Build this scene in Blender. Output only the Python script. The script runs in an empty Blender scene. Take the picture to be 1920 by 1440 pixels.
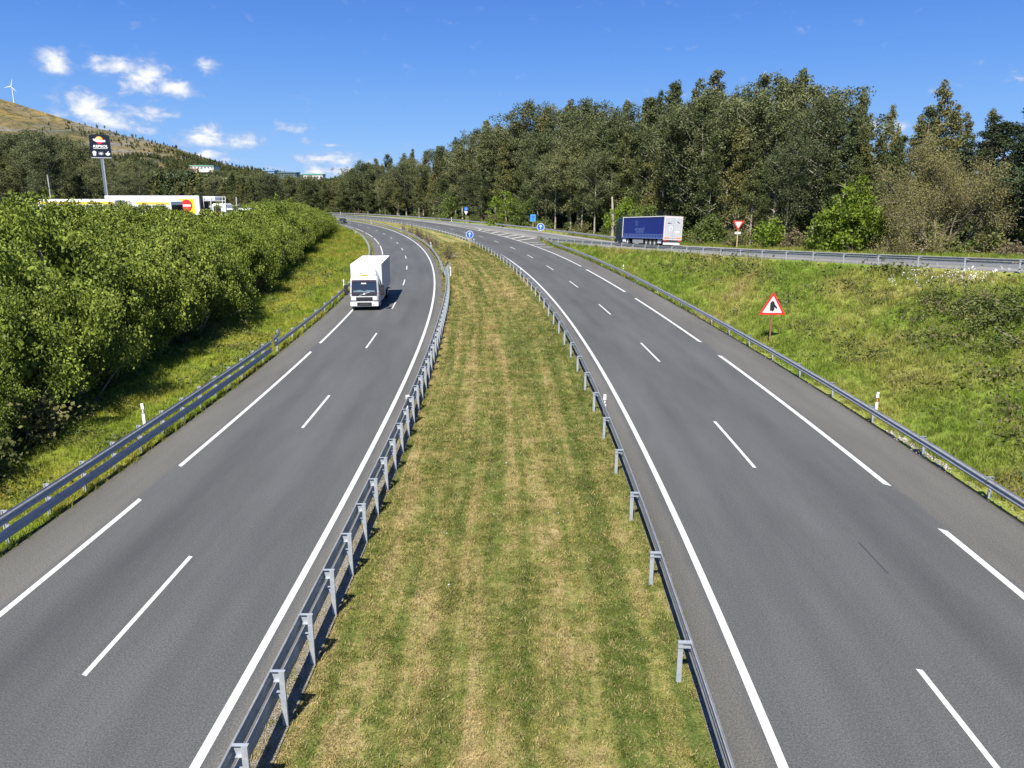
import bpy, math, random
import numpy as np
from mathutils import Vector, Matrix
from mathutils.bvhtree import BVHTree

SC = bpy.context.scene
COL = SC.collection
R = math.radians
rng = np.random.default_rng(7)
random.seed(7)

# ------------------------------------------------------------------ camera, light
CAMZ = 9.56
TILT = math.atan(360 / 1420.0)
cam = bpy.data.cameras.new('camera')
cam.sensor_fit = 'HORIZONTAL'; cam.sensor_width = 36; cam.lens = 36 * 1420 / 1920
cam.clip_start = .1; cam.clip_end = 9000
camo = bpy.data.objects.new('camera', cam); COL.objects.link(camo)
camo.location = (0, 0, CAMZ); camo.rotation_euler = (math.pi / 2 - TILT, 0, 0)
SC.camera = camo
SC.view_settings.view_transform = 'Standard'; SC.view_settings.look = 'None'
SC.view_settings.gamma = 1; SC.view_settings.use_curve_mapping = False
SC.view_settings.exposure = 0.86

SUN_EL, SUN_AZ = 51.0, 14.5          # shadows fall towards +Y and a little to +X
sun = bpy.data.lights.new('sun', 'SUN'); sun.energy = 5.0; sun.angle = R(.53); sun.color = (1, .955, .89)
suno = bpy.data.objects.new('sun', sun); COL.objects.link(suno)
tr = Vector((math.sin(R(SUN_AZ)) * math.cos(R(SUN_EL)), math.cos(R(SUN_AZ)) * math.cos(R(SUN_EL)), -math.sin(R(SUN_EL))))
suno.rotation_euler = tr.to_track_quat('-Z', 'Y').to_euler()

world = bpy.data.worlds.new('World'); SC.world = world; world.use_nodes = True
CLOUDS = [(-0.513, 0.135, 0.021, 0.012, 0.8), (-0.47, 0.14, 0.019, 0.008, 0.6), (-0.455, 0.134, 0.03, 0.012, 0.8), (-0.429, 0.127, 0.032, 0.0187, 1), (-0.397, 0.115, 0.027, 0.0093, 1), (-0.362, 0.138, 0.015, 0.0093, 0.8), (-0.501, 0.098, 0.023, 0.0133, 0.6), (-0.489, 0.088, 0.03, 0.0187, 1.1), (-0.457, 0.073, 0.04, 0.0107, 0.9), (-0.428, 0.088, 0.033, 0.0133, 0.8), (-0.409, 0.086, 0.02, 0.0067, 0.7), (-0.36, 0.061, 0.04, 0.012, 1), (-0.336, 0.055, 0.023, 0.008, 0.9), (-0.28, 0.075, 0.019, 0.008, 0.9), (-0.253, 0.059, 0.013, 0.0053, 0.5), (-0.226, 0.04, 0.043, 0.0093, 1), (-0.207, 0.038, 0.033, 0.0067, 0.9), (-0.24, 0.024, 0.047, 0.0093, 0.8), (-0.211, 0.023, 0.04, 0.0093, 0.9), (-0.37, 0.043, 0.027, 0.008, 0.8), (-0.344, 0.037, 0.033, 0.0067, 0.5), (-0.225, 0.056, 0.027, 0.0033, 0.4), (0.559, 0.115, 0.019, 0.0067, 0.7), (0.427, 0.071, 0.04, 0.008, 0.5)]


class NT:
    def __init__(s, nt): s.t = nt; s.n = nt.nodes; s.l = nt.links
    def new(s, ty, **k):
        o = s.n.new(ty)
        for a, b in k.items(): setattr(o, a, b)
        return o
    def link(s, a, b): s.l.new(a, b)
    def put(s, sock, v):
        if isinstance(v, bpy.types.NodeSocket): s.l.new(v, sock)
        else: sock.default_value = v
    def m(s, op, a, b=None, c=None, clamp=False):
        o = s.new('ShaderNodeMath', operation=op, use_clamp=clamp); s.put(o.inputs[0], a)
        if b is not None: s.put(o.inputs[1], b)
        if c is not None: s.put(o.inputs[2], c)
        return o.outputs[0]
    def mr(s, v, a, b, c=0., d=1., smooth=False):
        o = s.new('ShaderNodeMapRange'); s.put(o.inputs[0], v)
        if smooth: o.interpolation_type = 'SMOOTHSTEP'
        for i, x in enumerate((a, b, c, d)): s.put(o.inputs[1 + i], x)
        return o.outputs[0]
    def mix(s, f, a, b, bt='MIX'):
        o = s.new('ShaderNodeMix', data_type='RGBA', blend_type=bt); s.put(o.inputs[0], f)
        s.put(o.inputs[6], a if isinstance(a, bpy.types.NodeSocket) else (*a, 1)); s.put(o.inputs[7], b if isinstance(b, bpy.types.NodeSocket) else (*b, 1))
        return o.outputs[2]
    def noise(s, vec, scale, detail=3, rough=.55, dist=0.):
        o = s.new('ShaderNodeTexNoise'); s.put(o.inputs['Vector'], vec); o.inputs['Scale'].default_value = scale
        o.inputs['Detail'].default_value = detail; o.inputs['Roughness'].default_value = rough; o.inputs['Distortion'].default_value = dist
        return o.outputs[0]
    def vscale(s, vec, sc, loc=(0, 0, 0)):
        o = s.new('ShaderNodeMapping'); s.put(o.inputs[0], vec); o.inputs['Scale'].default_value = sc; o.inputs['Location'].default_value = loc
        return o.outputs[0]
    def sep(s, v):
        o = s.new('ShaderNodeSeparateXYZ'); s.put(o.inputs[0], v); return o.outputs
    def comb(s, x, y, z=0.):
        o = s.new('ShaderNodeCombineXYZ'); s.put(o.inputs[0], x); s.put(o.inputs[1], y); s.put(o.inputs[2], z); return o.outputs[0]
    def ramp(s, f, stops):
        o = s.new('ShaderNodeValToRGB'); s.put(o.inputs[0], f); e = o.color_ramp.elements
        while len(e) < len(stops): e.new(.5)
        for i, (p, c) in enumerate(stops): e[i].position = p; e[i].color = (*c, 1)
        return o.outputs[0]


w = NT(world.node_tree); w.n.clear()
wout = w.new('ShaderNodeOutputWorld')
sky = w.new('ShaderNodeTexSky', sky_type='NISHITA'); sky.sun_disc = False
sky.sun_elevation = R(SUN_EL); sky.sun_rotation = R(180 + SUN_AZ); sky.air_density = 1.0; sky.dust_density = .25; sky.ozone_density = 3.2; sky.altitude = 300
hs = w.new('ShaderNodeHueSaturation'); hs.inputs['Saturation'].default_value = 1.15; w.link(sky.outputs[0], hs.inputs['Color'])
tc = w.new('ShaderNodeTexCoord'); g = w.sep(tc.outputs['Generated'])
az = w.m('ARCTAN2', g[0], g[1]); el = w.m('ARCSINE', g[2])
# clear spring air: the blue deepens steadily from the horizon to the zenith
deep = w.ramp(w.m('DIVIDE', el, 1.5708), [(0., (2.7, 5.0, 8.6)), (.045, (1.75, 3.85, 8.1)), (.10, (1.0, 2.75, 7.4)), (.165, (.52, 1.70, 6.2)), (.5, (.45, 1.15, 3.6)), (1., (.45, .95, 2.6))])
skyc = w.mix(.85, hs.outputs[0], deep)
bg = w.new('ShaderNodeBackground'); w.link(skyc, bg.inputs[0]); bg.inputs[1].default_value = .066
nz = w.noise(w.vscale(w.comb(az, el), (1, 1.7, 1)), 34, 7, .6, .3)
nz2 = w.noise(w.vscale(w.comb(az, el), (1, 1.9, 1), (3, 1, 0)), 9, 5, .55)
best = None
for (a0, e0, wa, we, k) in CLOUDS:
    wa *= 1.18; we *= 1.22
    dx = w.m('DIVIDE', w.m('SUBTRACT', az, a0), wa); dy = w.m('DIVIDE', w.m('SUBTRACT', el, e0), we)
    r = w.m('SQRT', w.m('ADD', w.m('MULTIPLY', dx, dx), w.m('MULTIPLY', dy, dy)))
    v = w.m('MULTIPLY_ADD', r, -.60, .52 + .38 * k)
    best = v if best is None else w.m('MAXIMUM', best, v)
# the sky outside the frame carries the same sort of small fair-weather clouds low down
away = w.mr(w.m('ABSOLUTE', w.m('ADD', az, .0)), .75, 1.0)
band = w.m('MULTIPLY', w.mr(el, .0, .04), w.mr(el, .30, .10))
gen = w.m('MULTIPLY', w.m('MULTIPLY', w.mr(nz2, .5, .72), away), band)
dens = w.m('ADD', w.m('MAXIMUM', best, w.m('MULTIPLY', gen, 1.1)), w.m('MULTIPLY_ADD', nz, 2.0, -1.0))
alpha = w.mr(dens, .18, 1.0, 0., .93, True)
cc = w.mix(w.mr(dens, .35, .95), (.46, .53, .70), (.97, .98, 1.0))
bg2 = w.new('ShaderNodeBackground'); w.link(cc, bg2.inputs[0]); bg2.inputs[1].default_value = .60
mx = w.new('ShaderNodeMixShader'); w.link(alpha, mx.inputs[0]); w.link(bg.outputs[0], mx.inputs[1]); w.link(bg2.outputs[0], mx.inputs[2])
w.link(mx.outputs[0], wout.inputs[0])

# ------------------------------------------------------------------ helpers
def tag(o, label=None, cat=None, group=None, kind=None):
    if label: o['label'] = label
    if cat: o['category'] = cat
    if group: o['group'] = group
    if kind: o['kind'] = kind
    return o

def add(name, me, parent=None, mat=None, loc=None, rz=None):
    o = bpy.data.objects.new(name, me); COL.objects.link(o)
    if parent is not None: o.parent = parent
    if mat is not None and me is not None and not me.materials:
        for mm in (mat if isinstance(mat, (list, tuple)) else [mat]): me.materials.append(mm)
    if loc is not None: o.location = loc
    if rz is not None: o.rotation_euler = (0, 0, rz)
    return o

def empty(name, loc=(0, 0, 0), rz=0, **k):
    o = bpy.data.objects.new(name, None); COL.objects.link(o); o.location = loc; o.rotation_euler = (0, 0, rz)
    o.empty_display_size = .3
    return tag(o, **k)

def mesh_np(name, V, F, mat_idx=None, smooth=False):
    V = np.asarray(V, np.float32); F = np.asarray(F, np.int32); k = F.shape[1]
    me = bpy.data.meshes.new(name); me.vertices.add(len(V)); me.vertices.foreach_set('co', V.ravel())
    me.loops.add(F.size); me.loops.foreach_set('vertex_index', F.ravel())
    me.polygons.add(len(F)); me.polygons.foreach_set('loop_start', np.arange(0, F.size, k, dtype=np.int32))
    if mat_idx is not None: me.polygons.foreach_set('material_index', np.asarray(mat_idx, np.int32))
    if smooth: me.polygons.foreach_set('use_smooth', np.ones(len(F), bool))
    me.update(calc_edges=True)
    return me

class MB:
    """collects boxes, prisms, cylinders, tubes into one mesh"""
    def __init__(s): s.v = []; s.f = []; s.mi = []
    def poly(s, vs, fs, mi=0, M=None):
        b = len(s.v)
        if M is not None: vs = [tuple(M @ Vector(v)) for v in vs]
        s.v += [tuple(v) for v in vs]; s.f += [tuple(b + i for i in f) for f in fs]; s.mi += [mi] * len(fs); return s
    def box(s, x0, x1, y0, y1, z0, z1, mi=0, bev=0., M=None):
        if bev <= 0:
            vs = [(x0, y0, z0), (x1, y0, z0), (x1, y1, z0), (x0, y1, z0), (x0, y0, z1), (x1, y0, z1), (x1, y1, z1), (x0, y1, z1)]
            fs = [(0, 3, 2, 1), (4, 5, 6, 7), (0, 1, 5, 4), (1, 2, 6, 5), (2, 3, 7, 6), (3, 0, 4, 7)]
            return s.poly(vs, fs, mi, M)
        b = bev; rings = []
        for z, e in ((z0, b), (z0 + b, 0), (z1 - b, 0), (z1, b)):
            xa, xb, ya, yb = x0 + e, x1 - e, y0 + e, y1 - e; c = b * .6 if e == 0 else b * .3
            rings.append([(xa + c, ya, z), (xb - c, ya, z), (xb, ya + c, z), (xb, yb - c, z), (xb - c, yb, z), (xa + c, yb, z), (xa, yb - c, z), (xa, ya + c, z)])
        vs = [p for r_ in rings for p in r_]; fs = [tuple(range(7, -1, -1)), tuple(range(24, 32))]
        for i in range(3):
            for j in range(8): fs.append((i * 8 + j, i * 8 + (j + 1) % 8, (i + 1) * 8 + (j + 1) % 8, (i + 1) * 8 + j))
        return s.poly(vs, fs, mi, M)
    def prism(s, prof, a0, a1, axis='y', mi=0, M=None):
        """closed 2D profile extruded along an axis; profile coords are the other two axes in order"""
        n = len(prof)
        def P(p, a):
            return {'x': (a, p[0], p[1]), 'y': (p[0], a, p[1]), 'z': (p[0], p[1], a)}[axis]
        vs = [P(p, a0) for p in prof] + [P(p, a1) for p in prof]
        fs = [tuple(range(n))[::-1], tuple(range(n, 2 * n))] + [(i, (i + 1) % n, n + (i + 1) % n, n + i) for i in range(n)]
        return s.poly(vs, fs, mi, M)
    def cyl(s, c, r_, a0, a1, axis='z', n=16, r1=None, mi=0, M=None):
        r1 = r_ if r1 is None else r1; vs = []
        for a, rr in ((a0, r_), (a1, r1)):
            for i in range(n):
                t = 2 * math.pi * i / n; p, q = c[0] + rr * math.cos(t), c[1] + rr * math.sin(t)
                vs.append({'x': (a, p, q), 'y': (p, a, q), 'z': (p, q, a)}[axis])
        fs = [tuple(range(n))[::-1], tuple(range(n, 2 * n))] + [(i, (i + 1) % n, n + (i + 1) % n, n + i) for i in range(n)]
        return s.poly(vs, fs, mi, M)
    def tube(s, pts, rad, n=6, mi=0):
        V, F = tube_np(pts, rad, n); b = len(s.v)
        s.v += [tuple(v) for v in V]; s.f += [tuple(int(b + i) for i in f) for f in F]; s.mi += [mi] * len(F); return s
    def mesh(s, name, smooth=False):
        me = bpy.data.meshes.new(name); me.from_pydata(s.v, [], s.f)
        me.polygons.foreach_set('material_index', s.mi)
        if smooth: me.polygons.foreach_set('use_smooth', [True] * len(s.f))
        me.update(); return me
    def build(s, name, mat, parent=None, smooth=False, loc=None, rz=None):
        me = s.mesh(name, smooth)
        return add(name, me, parent, mat, loc, rz)

def tube_np(pts, rad, n=6):
    pts = np.asarray(pts, float); m = len(pts); rad = np.broadcast_to(np.asarray(rad, float), (m,))
    t = np.gradient(pts, axis=0); t /= np.linalg.norm(t, axis=1)[:, None] + 1e-9
    ref = np.where(np.abs(t[:, 2:3]) > .9, np.array([[1., 0, 0]]), np.array([[0, 0, 1.]]))
    a = np.cross(t, ref); a /= np.linalg.norm(a, axis=1)[:, None] + 1e-9; b = np.cross(t, a)
    ang = np.arange(n) * 2 * np.pi / n
    V = pts[:, None] + rad[:, None, None] * (a[:, None] * np.cos(ang)[None, :, None] + b[:, None] * np.sin(ang)[None, :, None])
    i, j = np.meshgrid(np.arange(m - 1), np.arange(n), indexing='ij'); j2 = (j + 1) % n
    F = np.stack([i * n + j, i * n + j2, (i + 1) * n + j2, (i + 1) * n + j], -1).reshape(-1, 4)
    return V.reshape(-1, 3), F

def text_mesh(txt, size, name='text', extrude=.004, bold=0., shear=0., sx=1.):
    cu = bpy.data.curves.new(name, 'FONT'); cu.body = txt; cu.size = size; cu.extrude = extrude; cu.align_x = 'CENTER'; cu.align_y = 'CENTER'
    cu.offset = bold; cu.shear = shear; cu.space_character = 1.05
    ob = bpy.data.objects.new(name, cu); COL.objects.link(ob)
    dg = bpy.context.evaluated_depsgraph_get(); me = bpy.data.meshes.new_from_object(ob.evaluated_get(dg)); me.name = name
    bpy.data.objects.remove(ob); bpy.data.curves.remove(cu)
    if sx != 1.: me.transform(Matrix.Diagonal((sx, 1, 1, 1)))
    return me

def ss(a, b, x):
    t = np.clip((np.asarray(x, float) - a) / (b - a), 0, 1); return t * t * (3 - 2 * t)

# ------------------------------------------------------------------ road alignments
VL = [-5.5389, 0.020109, -0.121522, -0.084147, 0.061196, -0.014407]
VR = [8.0091, 0.055095, -0.245372, 0.130379, -0.074794, 0.013308]
def align(v, extra=0.):
    s = np.arange(-30, 372) * 1.0; sc = np.clip(s, -5, 250)
    th = sum(v[1 + k] * (sc / 100) ** k for k in range(5))
    gr = sum(k * v[1 + k] * 2.5 ** (k - 1) for k in range(1, 5)) / 100
    th = th + np.where(s > 250, (s - 250) * gr, 0) - extra * np.clip(s - 235, 0, None)
    X = np.zeros(len(s)); Y = np.zeros(len(s)); i0 = 30; X[i0] = v[0]; Y[i0] = 5
    for i in range(i0 + 1, len(s)): X[i] = X[i - 1] + math.sin(th[i - 1]); Y[i] = Y[i - 1] + math.cos(th[i - 1])
    for i in range(i0 - 1, -1, -1): X[i] = X[i + 1] - math.sin(th[i]); Y[i] = Y[i + 1] - math.cos(th[i])
    return s, X, Y, th
CL, CR = align(VL), align(VR, .0009)
PIV = {id(CL): -3.3, id(CR): -3.65}
def pt(C, s, o, dz=0.):
    """point at chainage s, offset o to the right, on the banked road plane; arrays allowed -> (n,3)"""
    s, o = np.broadcast_arrays(np.asarray(s, float), np.asarray(o, float))
    X = np.interp(s, C[0], C[1]); Y = np.interp(s, C[0], C[2]); th = np.interp(s, C[0], C[3])
    x = X + np.cos(th) * o; y = Y - np.sin(th) * o
    z = .05 * ss(50, 130, y) * (o - PIV[id(C)]) + dz
    return np.stack([x, y, z], -1)
def heading(C, s): return float(np.interp(s, C[0], C[3]))
def near_s(C, x, y):
    i = int(np.argmin((C[1] - x) ** 2 + (C[2] - y) ** 2)); th = C[3][i]
    return C[0][i] + (x - C[1][i]) * math.sin(th) + (y - C[2][i]) * math.cos(th), (x - C[1][i]) * math.cos(th) - (y - C[2][i]) * math.sin(th)

# slip road: its near kerb line (the guardrail) as a 3D line
VE = [27.8318, 45.3973, -.1928, -.0308, -.0705, 5.0271, -5.6575, 1.2333]
def ramp_line():
    s = np.arange(-64, 92.5, 1.0)
    sc = np.clip(s, 0, None); th = VE[2] + VE[3] * (sc / 100) + VE[4] * (sc / 100) ** 2
    z = VE[5] + VE[6] * (s / 100) + np.where(s > 0, VE[7] * (s / 100) ** 2, 0)
    X = np.zeros(len(s)); Y = np.zeros(len(s)); i0 = 64; X[i0] = VE[0]; Y[i0] = VE[1]
    for i in range(i0 + 1, len(s)): X[i] = X[i - 1] + math.sin(th[i - 1]); Y[i] = Y[i - 1] + math.cos(th[i - 1])
    for i in range(i0 - 1, -1, -1): X[i] = X[i + 1] - math.sin(th[i]); Y[i] = Y[i + 1] - math.cos(th[i])
    return s, X, Y, z, th
RS, RX, RY, RZ, RT = ramp_line()
def rpt(s, o, dz=0.):
    s, o = np.broadcast_arrays(np.asarray(s, float), np.asarray(o, float))
    X, Y, Z, T = (np.interp(s, RS, a) for a in (RX, RY, RZ, RT))
    return np.stack([X + np.cos(T) * o, Y - np.sin(T) * o, Z + .05 * o + dz], -1)

def resample(P, step):
    P = np.asarray(P, float); d = np.r_[0, np.cumsum(np.linalg.norm(np.diff(P[:, :2], axis=0), axis=1))]
    n = max(2, int(round(d[-1] / step)) + 1); t = np.linspace(0, d[-1], n)
    return np.stack([np.interp(t, d, P[:, k]) for k in range(3)], -1)
def smooth_line(P, it=6):
    P = P.copy()
    for _ in range(it): P[1:-1] = .25 * P[:-2] + .5 * P[1:-1] + .25 * P[2:]
    return P
def normals2(P):
    t = np.gradient(P[:, :2], axis=0); t /= np.linalg.norm(t, axis=1)[:, None] + 1e-9
    return np.stack([t[:, 1], -t[:, 0]], -1)      # to the right of travel
def offset_line(P, o, dz=0.):
    Q = P.copy(); Q[:, :2] += normals2(P) * o; Q[:, 2] += dz; return Q

sE = np.arange(-60, 86, 2.)
G0 = np.concatenate([rpt(sE, 7.9), np.array([(15.3, 141, 1.3), (13.2, 151.5, 1.12), (10.8, 160.9, .97), (8.5, 169.1, .95), (5.0, 180.6, .91), (.3, 191.8, .83), (-5.8, 209.8, .79), (-12.3, 225.7, .74), (-20.2, 243.9, .68), (-28.5, 258.7, .6), (-44.8, 289.6, .48), (-60, 311.6, .4), (-80, 333, .35), (-104, 353, .3)])])
G = smooth_line(resample(G0, 2.), 12)            # outer guardrail line
# seam between main carriageway and slip lane beyond the nose
def o_seam(s): return np.interp(s, [-40, 130, 148, 163, 178, 195, 215, 400], [6.5, 6.5, 8.6, 7.6, 6.7, 5.6, 4.4, 4.3])

# ------------------------------------------------------------------ materials
def mat(name):
    m = bpy.data.materials.new(name); m.use_nodes = True; t = NT(m.node_tree); t.n.clear()
    out = t.new('ShaderNodeOutputMaterial'); b = t.new('ShaderNodeBsdfPrincipled'); t.link(b.outputs[0], out.inputs[0])
    return m, t, b, out
def pmat(name, col, rough=.6, metal=0., var=.08, scale=6., spec=.5, bump=0., dirt=0., coat=0.):
    m, t, b, out = mat(name)
    co = t.new('ShaderNodeTexCoord').outputs['Object']
    n = t.noise(co, scale, 4); f = t.mr(n, .3, .7, 1 - var, 1 + var)
    c = t.mix(1., col, t.comb(f, f, f), 'MULTIPLY')
    if dirt > 0:
        n2 = t.noise(co, scale * .35, 6, .7); c = t.mix(t.mr(n2, .45, .75, 0, dirt), c, (.10, .085, .06))
    t.put(b.inputs['Base Color'], c); b.inputs['Roughness'].default_value = rough; b.inputs['Metallic'].default_value = metal
    b.inputs['Specular IOR Level'].default_value = spec; b.inputs['Coat Weight'].default_value = coat
    if bump:
        bn = t.new('ShaderNodeBump'); bn.inputs['Strength'].default_value = bump; bn.inputs['Distance'].default_value = .02; t.link(t.noise(co, scale * 6, 3), bn.inputs['Height']); t.link(bn.outputs[0], b.inputs['Normal'])
    return m

def asphalt_mat(name, lanes, shoulder_l, shoulder_r, pale=1.):
    """attribute guv: x = offset across (m), y = chainage (m)"""
    m, t, b, out = mat(name)
    at = t.new('ShaderNodeAttribute', attribute_name='guv').outputs['Vector']; u = t.sep(at)
    pos = t.new('ShaderNodeNewGeometry').outputs['Position']
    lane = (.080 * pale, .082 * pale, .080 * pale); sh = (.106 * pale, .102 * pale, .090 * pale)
    fl = t.mr(t.m('ADD', u[0], t.m('MULTIPLY_ADD', t.noise(t.vscale(at, (1, .3, 1)), 2.), .5, -.25)), shoulder_l - .12, shoulder_l + .12, 1, 0)
    fr = t.mr(t.m('ADD', u[0], t.m('MULTIPLY_ADD', t.noise(t.vscale(at, (1, .3, 1)), 2.), .5, -.25)), shoulder_r - .12, shoulder_r + .12)
    c = t.mix(t.m('MAXIMUM', fl, fr), lane, sh)
    # darker oil band in lane centres, paler wheel tracks
    dark = None
    for o in lanes:
        d = t.m('ABSOLUTE', t.m('SUBTRACT', u[0], o)); v = t.mr(d, 0., .75, 1, 0, True); dark = v if dark is None else t.m('MAXIMUM', dark, v)
    patch = t.noise(t.vscale(at, (.35, .045, 1)), 1., 5, .6)
    c = t.mix(t.m('MULTIPLY', dark, t.mr(patch, .32, .62, .10, .42)), c, (.048, .049, .049))
    big = t.noise(t.vscale(at, (.5, .07, 1), (5, 3, 0)), .9, 5, .65)
    f = t.mr(big, .3, .7, .80, 1.18); c = t.mix(1., c, t.comb(f, f, f), 'MULTIPLY')
    # aggregate
    f3 = t.mr(t.noise(pos, 22., 3, .8), .3, .7, .66, 1.38); c = t.mix(1., c, t.comb(f3, f3, f3), 'MULTIPLY')
    f2 = t.mr(t.noise(pos, 34., 3, .9), .3, .7, .42, 1.6); c = t.mix(1., c, t.comb(f2, f2, f2), 'MULTIPLY')
    vo = t.new('ShaderNodeTexVoronoi'); t.put(vo.inputs['Vector'], pos); vo.inputs['Scale'].default_value = 42
    c = t.mix(t.mr(vo.outputs['Distance'], .10, .2, .45, 0), c, (.30, .30, .29))
    # stains
    st = t.noise(t.vscale(at, (1.6, .35, 1), (1, 7, 0)), 1.3, 5, .6); c = t.mix(t.mr(st, .70, .76, 0, .35), c, (.05, .05, .055))
    t.put(b.inputs['Base Color'], c); b.inputs['Roughness'].default_value = .82; b.inputs['Specular IOR Level'].default_value = .35
    bn = t.new('ShaderNodeBump'); bn.inputs['Strength'].default_value = .35; bn.inputs['Distance'].default_value = .01
    t.link(t.noise(pos, 60., 2, .7), bn.inputs['Height']); t.link(bn.outputs[0], b.inputs['Normal'])
    return m
M_ASL = asphalt_mat('asphalt_left', (-1.65, -4.95), -6.75, .22)
M_ASR = asphalt_mat('asphalt_right', (-1.8, 2.0), -3.9, 4.15)
M_RAMP = asphalt_mat('asphalt_slip', (4.2,), 1.9, 6.1, 1.9)  # slip surface paler all over: glancing-angle sheen put into its colour

def paint_mat():
    m, t, b, out = mat('road_paint'); pos = t.new('ShaderNodeNewGeometry').outputs['Position']
    wv = t.noise(pos, 9., 5, .7); c = t.mix(t.mr(wv, .3, .62, .55, 0), (.60, .60, .575), (.36, .36, .35))
    c = t.mix(t.mr(t.noise(pos, 45., 3, .8), .60, .74, 0, .7), c, (.16, .16, .165))
    t.put(b.inputs['Base Color'], c); b.inputs['Roughness'].default_value = .7
    return m
M_PAINT = paint_mat()

def grass_group():
    """Vector guv (across m, along m, kind) + position -> colour. kind z: 0 mown median, 1 verge left, 2 bank right, 3 forest floor"""
    g = bpy.data.node_groups.new('grass_colour', 'ShaderNodeTree')
    g.interface.new_socket('UV', in_out='INPUT', socket_type='NodeSocketVector'); g.interface.new_socket('Color', in_out='OUTPUT', socket_type='NodeSocketColor')
    t = NT(g); gi = t.new('NodeGroupInput'); go = t.new('NodeGroupOutput'); uv = gi.outputs[0]; k = t.sep(uv)[2]
    p2 = t.vscale(uv, (1, 1, 0))
    warp = t.m('MULTIPLY_ADD', t.noise(t.vscale(p2, (.3, .05, 1)), 1., 2), 1.0, -.5)
    u = t.m('ADD', t.sep(uv)[0], warp); v = t.sep(uv)[1]
    st = t.noise(t.comb(t.m('MULTIPLY', u, 1.7), t.m('MULTIPLY', v, .035), 0.), 1., 4, .6)
    pa = t.noise(p2, .55, 7, .72); fine = t.noise(p2, 3.6, 5, .85)
    mixv = t.m('ADD', t.m('ADD', t.m('MULTIPLY', st, .66), t.m('MULTIPLY', pa, .50)), t.m('MULTIPLY', fine, .30))
    u0 = t.sep(uv)[0]
    edge = t.mr(u0, 5.2, 9.0, 0., .10)      # the right half of the strip is greener
    mixv = t.m('SUBTRACT', t.m('ADD', mixv, t.m('MULTIPLY', edge, t.mr(v, 20., 60., .8, .1))), .018)
    med = t.ramp(mixv, [(.53, (.40, .30, .15)), (.645, (.31, .255, .11)), (.705, (.21, .205, .060)), (.765, (.128, .150, .036)), (.90, (.070, .105, .022))])
    # left verge: lush yellow green
    n1 = t.noise(t.vscale(p2, (.25, .12, 1), (9, 4, 0)), 1., 5, .6)
    lef = t.ramp(t.m('ADD', t.m('MULTIPLY', n1, .75), t.m('MULTIPLY', fine, .28)), [(.36, (.36, .31, .080)), (.47, (.29, .30, .050)), (.57, (.20, .265, .032)), (.70, (.115, .185, .022))])
    n2 = t.noise(t.vscale(p2, (.16, .09, 1), (2, 8, 0)), 1., 6, .62)
    rig = t.ramp(t.m('ADD', t.m('MULTIPLY', n2, .8), t.m('MULTIPLY', fine, .26)), [(.38, (.33, .28, .12)), (.46, (.27, .27, .070)), (.56, (.185, .245, .040)), (.72, (.10, .175, .024))])
    flo = t.ramp(n1, [(.3, (.075, .06, .035)), (.5, (.06, .07, .025)), (.7, (.035, .05, .015))])
    c = t.mix(t.mr(k, .4, .6), med, lef); c = t.mix(t.mr(k, 1.4, 1.6), c, rig); c = t.mix(t.mr(k, 2.4, 2.6), c, flo); far = t.mr(v, 60., 140., 1., .80); c = t.mix(t.mr(k, .4, .6), c, t.mix(1., c, t.comb(far, far, far), 'MULTIPLY'))
    t.link(c, go.inputs[0]); return g
GG = grass_group()
def grass_mat(name, inst=False):
    m, t, b, out = mat(name)
    at = t.new('ShaderNodeAttribute', attribute_name='guv', attribute_type='INSTANCER' if inst else 'GEOMETRY').outputs['Vector']
    gr = t.new('ShaderNodeGroup'); gr.node_tree = GG; t.link(at, gr.inputs[0]); c = gr.outputs[0]
    pos = t.new('ShaderNodeNewGeometry')
    if inst:
        rnd = t.new('ShaderNodeObjectInfo').outputs['Random']; ri = pos.outputs['Random Per Island']
        kk = t.sep(at)[2]; ismed = t.mr(kk, .3, .6, 1., .35)
        c = t.mix(t.m('MULTIPLY', t.mr(rnd, .70, .74, 0, .75), ismed), c, (.40, .32, .17)); c = t.mix(t.m('MULTIPLY', t.mr(rnd, .14, .10, 0, .8), ismed), c, (.05, .085, .02))
        f = t.mr(t.m('FRACT', t.m('MULTIPLY', rnd, 37.7)), 0, 1, .60, 1.45); c = t.mix(1., c, t.comb(f, f, f), 'MULTIPLY')
        f = t.mr(ri, 0, 1, .8, 1.3); c = t.mix(1., c, t.comb(f, f, t.m('MULTIPLY', f, .9)), 'MULTIPLY')
        df = t.new('ShaderNodeBsdfDiffuse'); t.link(c, df.inputs[0]); tl = t.new('ShaderNodeBsdfTranslucent'); t.link(c, tl.inputs[0])
        mxs = t.new('ShaderNodeMixShader'); mxs.inputs[0].default_value = .35; t.link(df.outputs[0], mxs.inputs[1]); t.link(tl.outputs[0], mxs.inputs[2]); t.link(mxs.outputs[0], out.inputs[0])
    else:
        f = t.mr(t.noise(pos.outputs['Position'], 16., 5, .85), .3, .7, .45, 1.5); c = t.mix(1., c, t.comb(f, f, f), 'MULTIPLY')
        t.put(b.inputs['Base Color'], c); b.inputs['Roughness'].default_value = .95; b.inputs['Specular IOR Level'].default_value = .1
        bn = t.new('ShaderNodeBump'); bn.inputs['Strength'].default_value = .8; bn.inputs['Distance'].default_value = .06
        t.link(t.noise(pos.outputs['Position'], 14., 4, .8), bn.inputs['Height']); t.link(bn.outputs[0], b.inputs['Normal'])
    return m
M_GROUND = grass_mat('grassy_ground'); M_TUFT = grass_mat('grass_blades', True)

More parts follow.
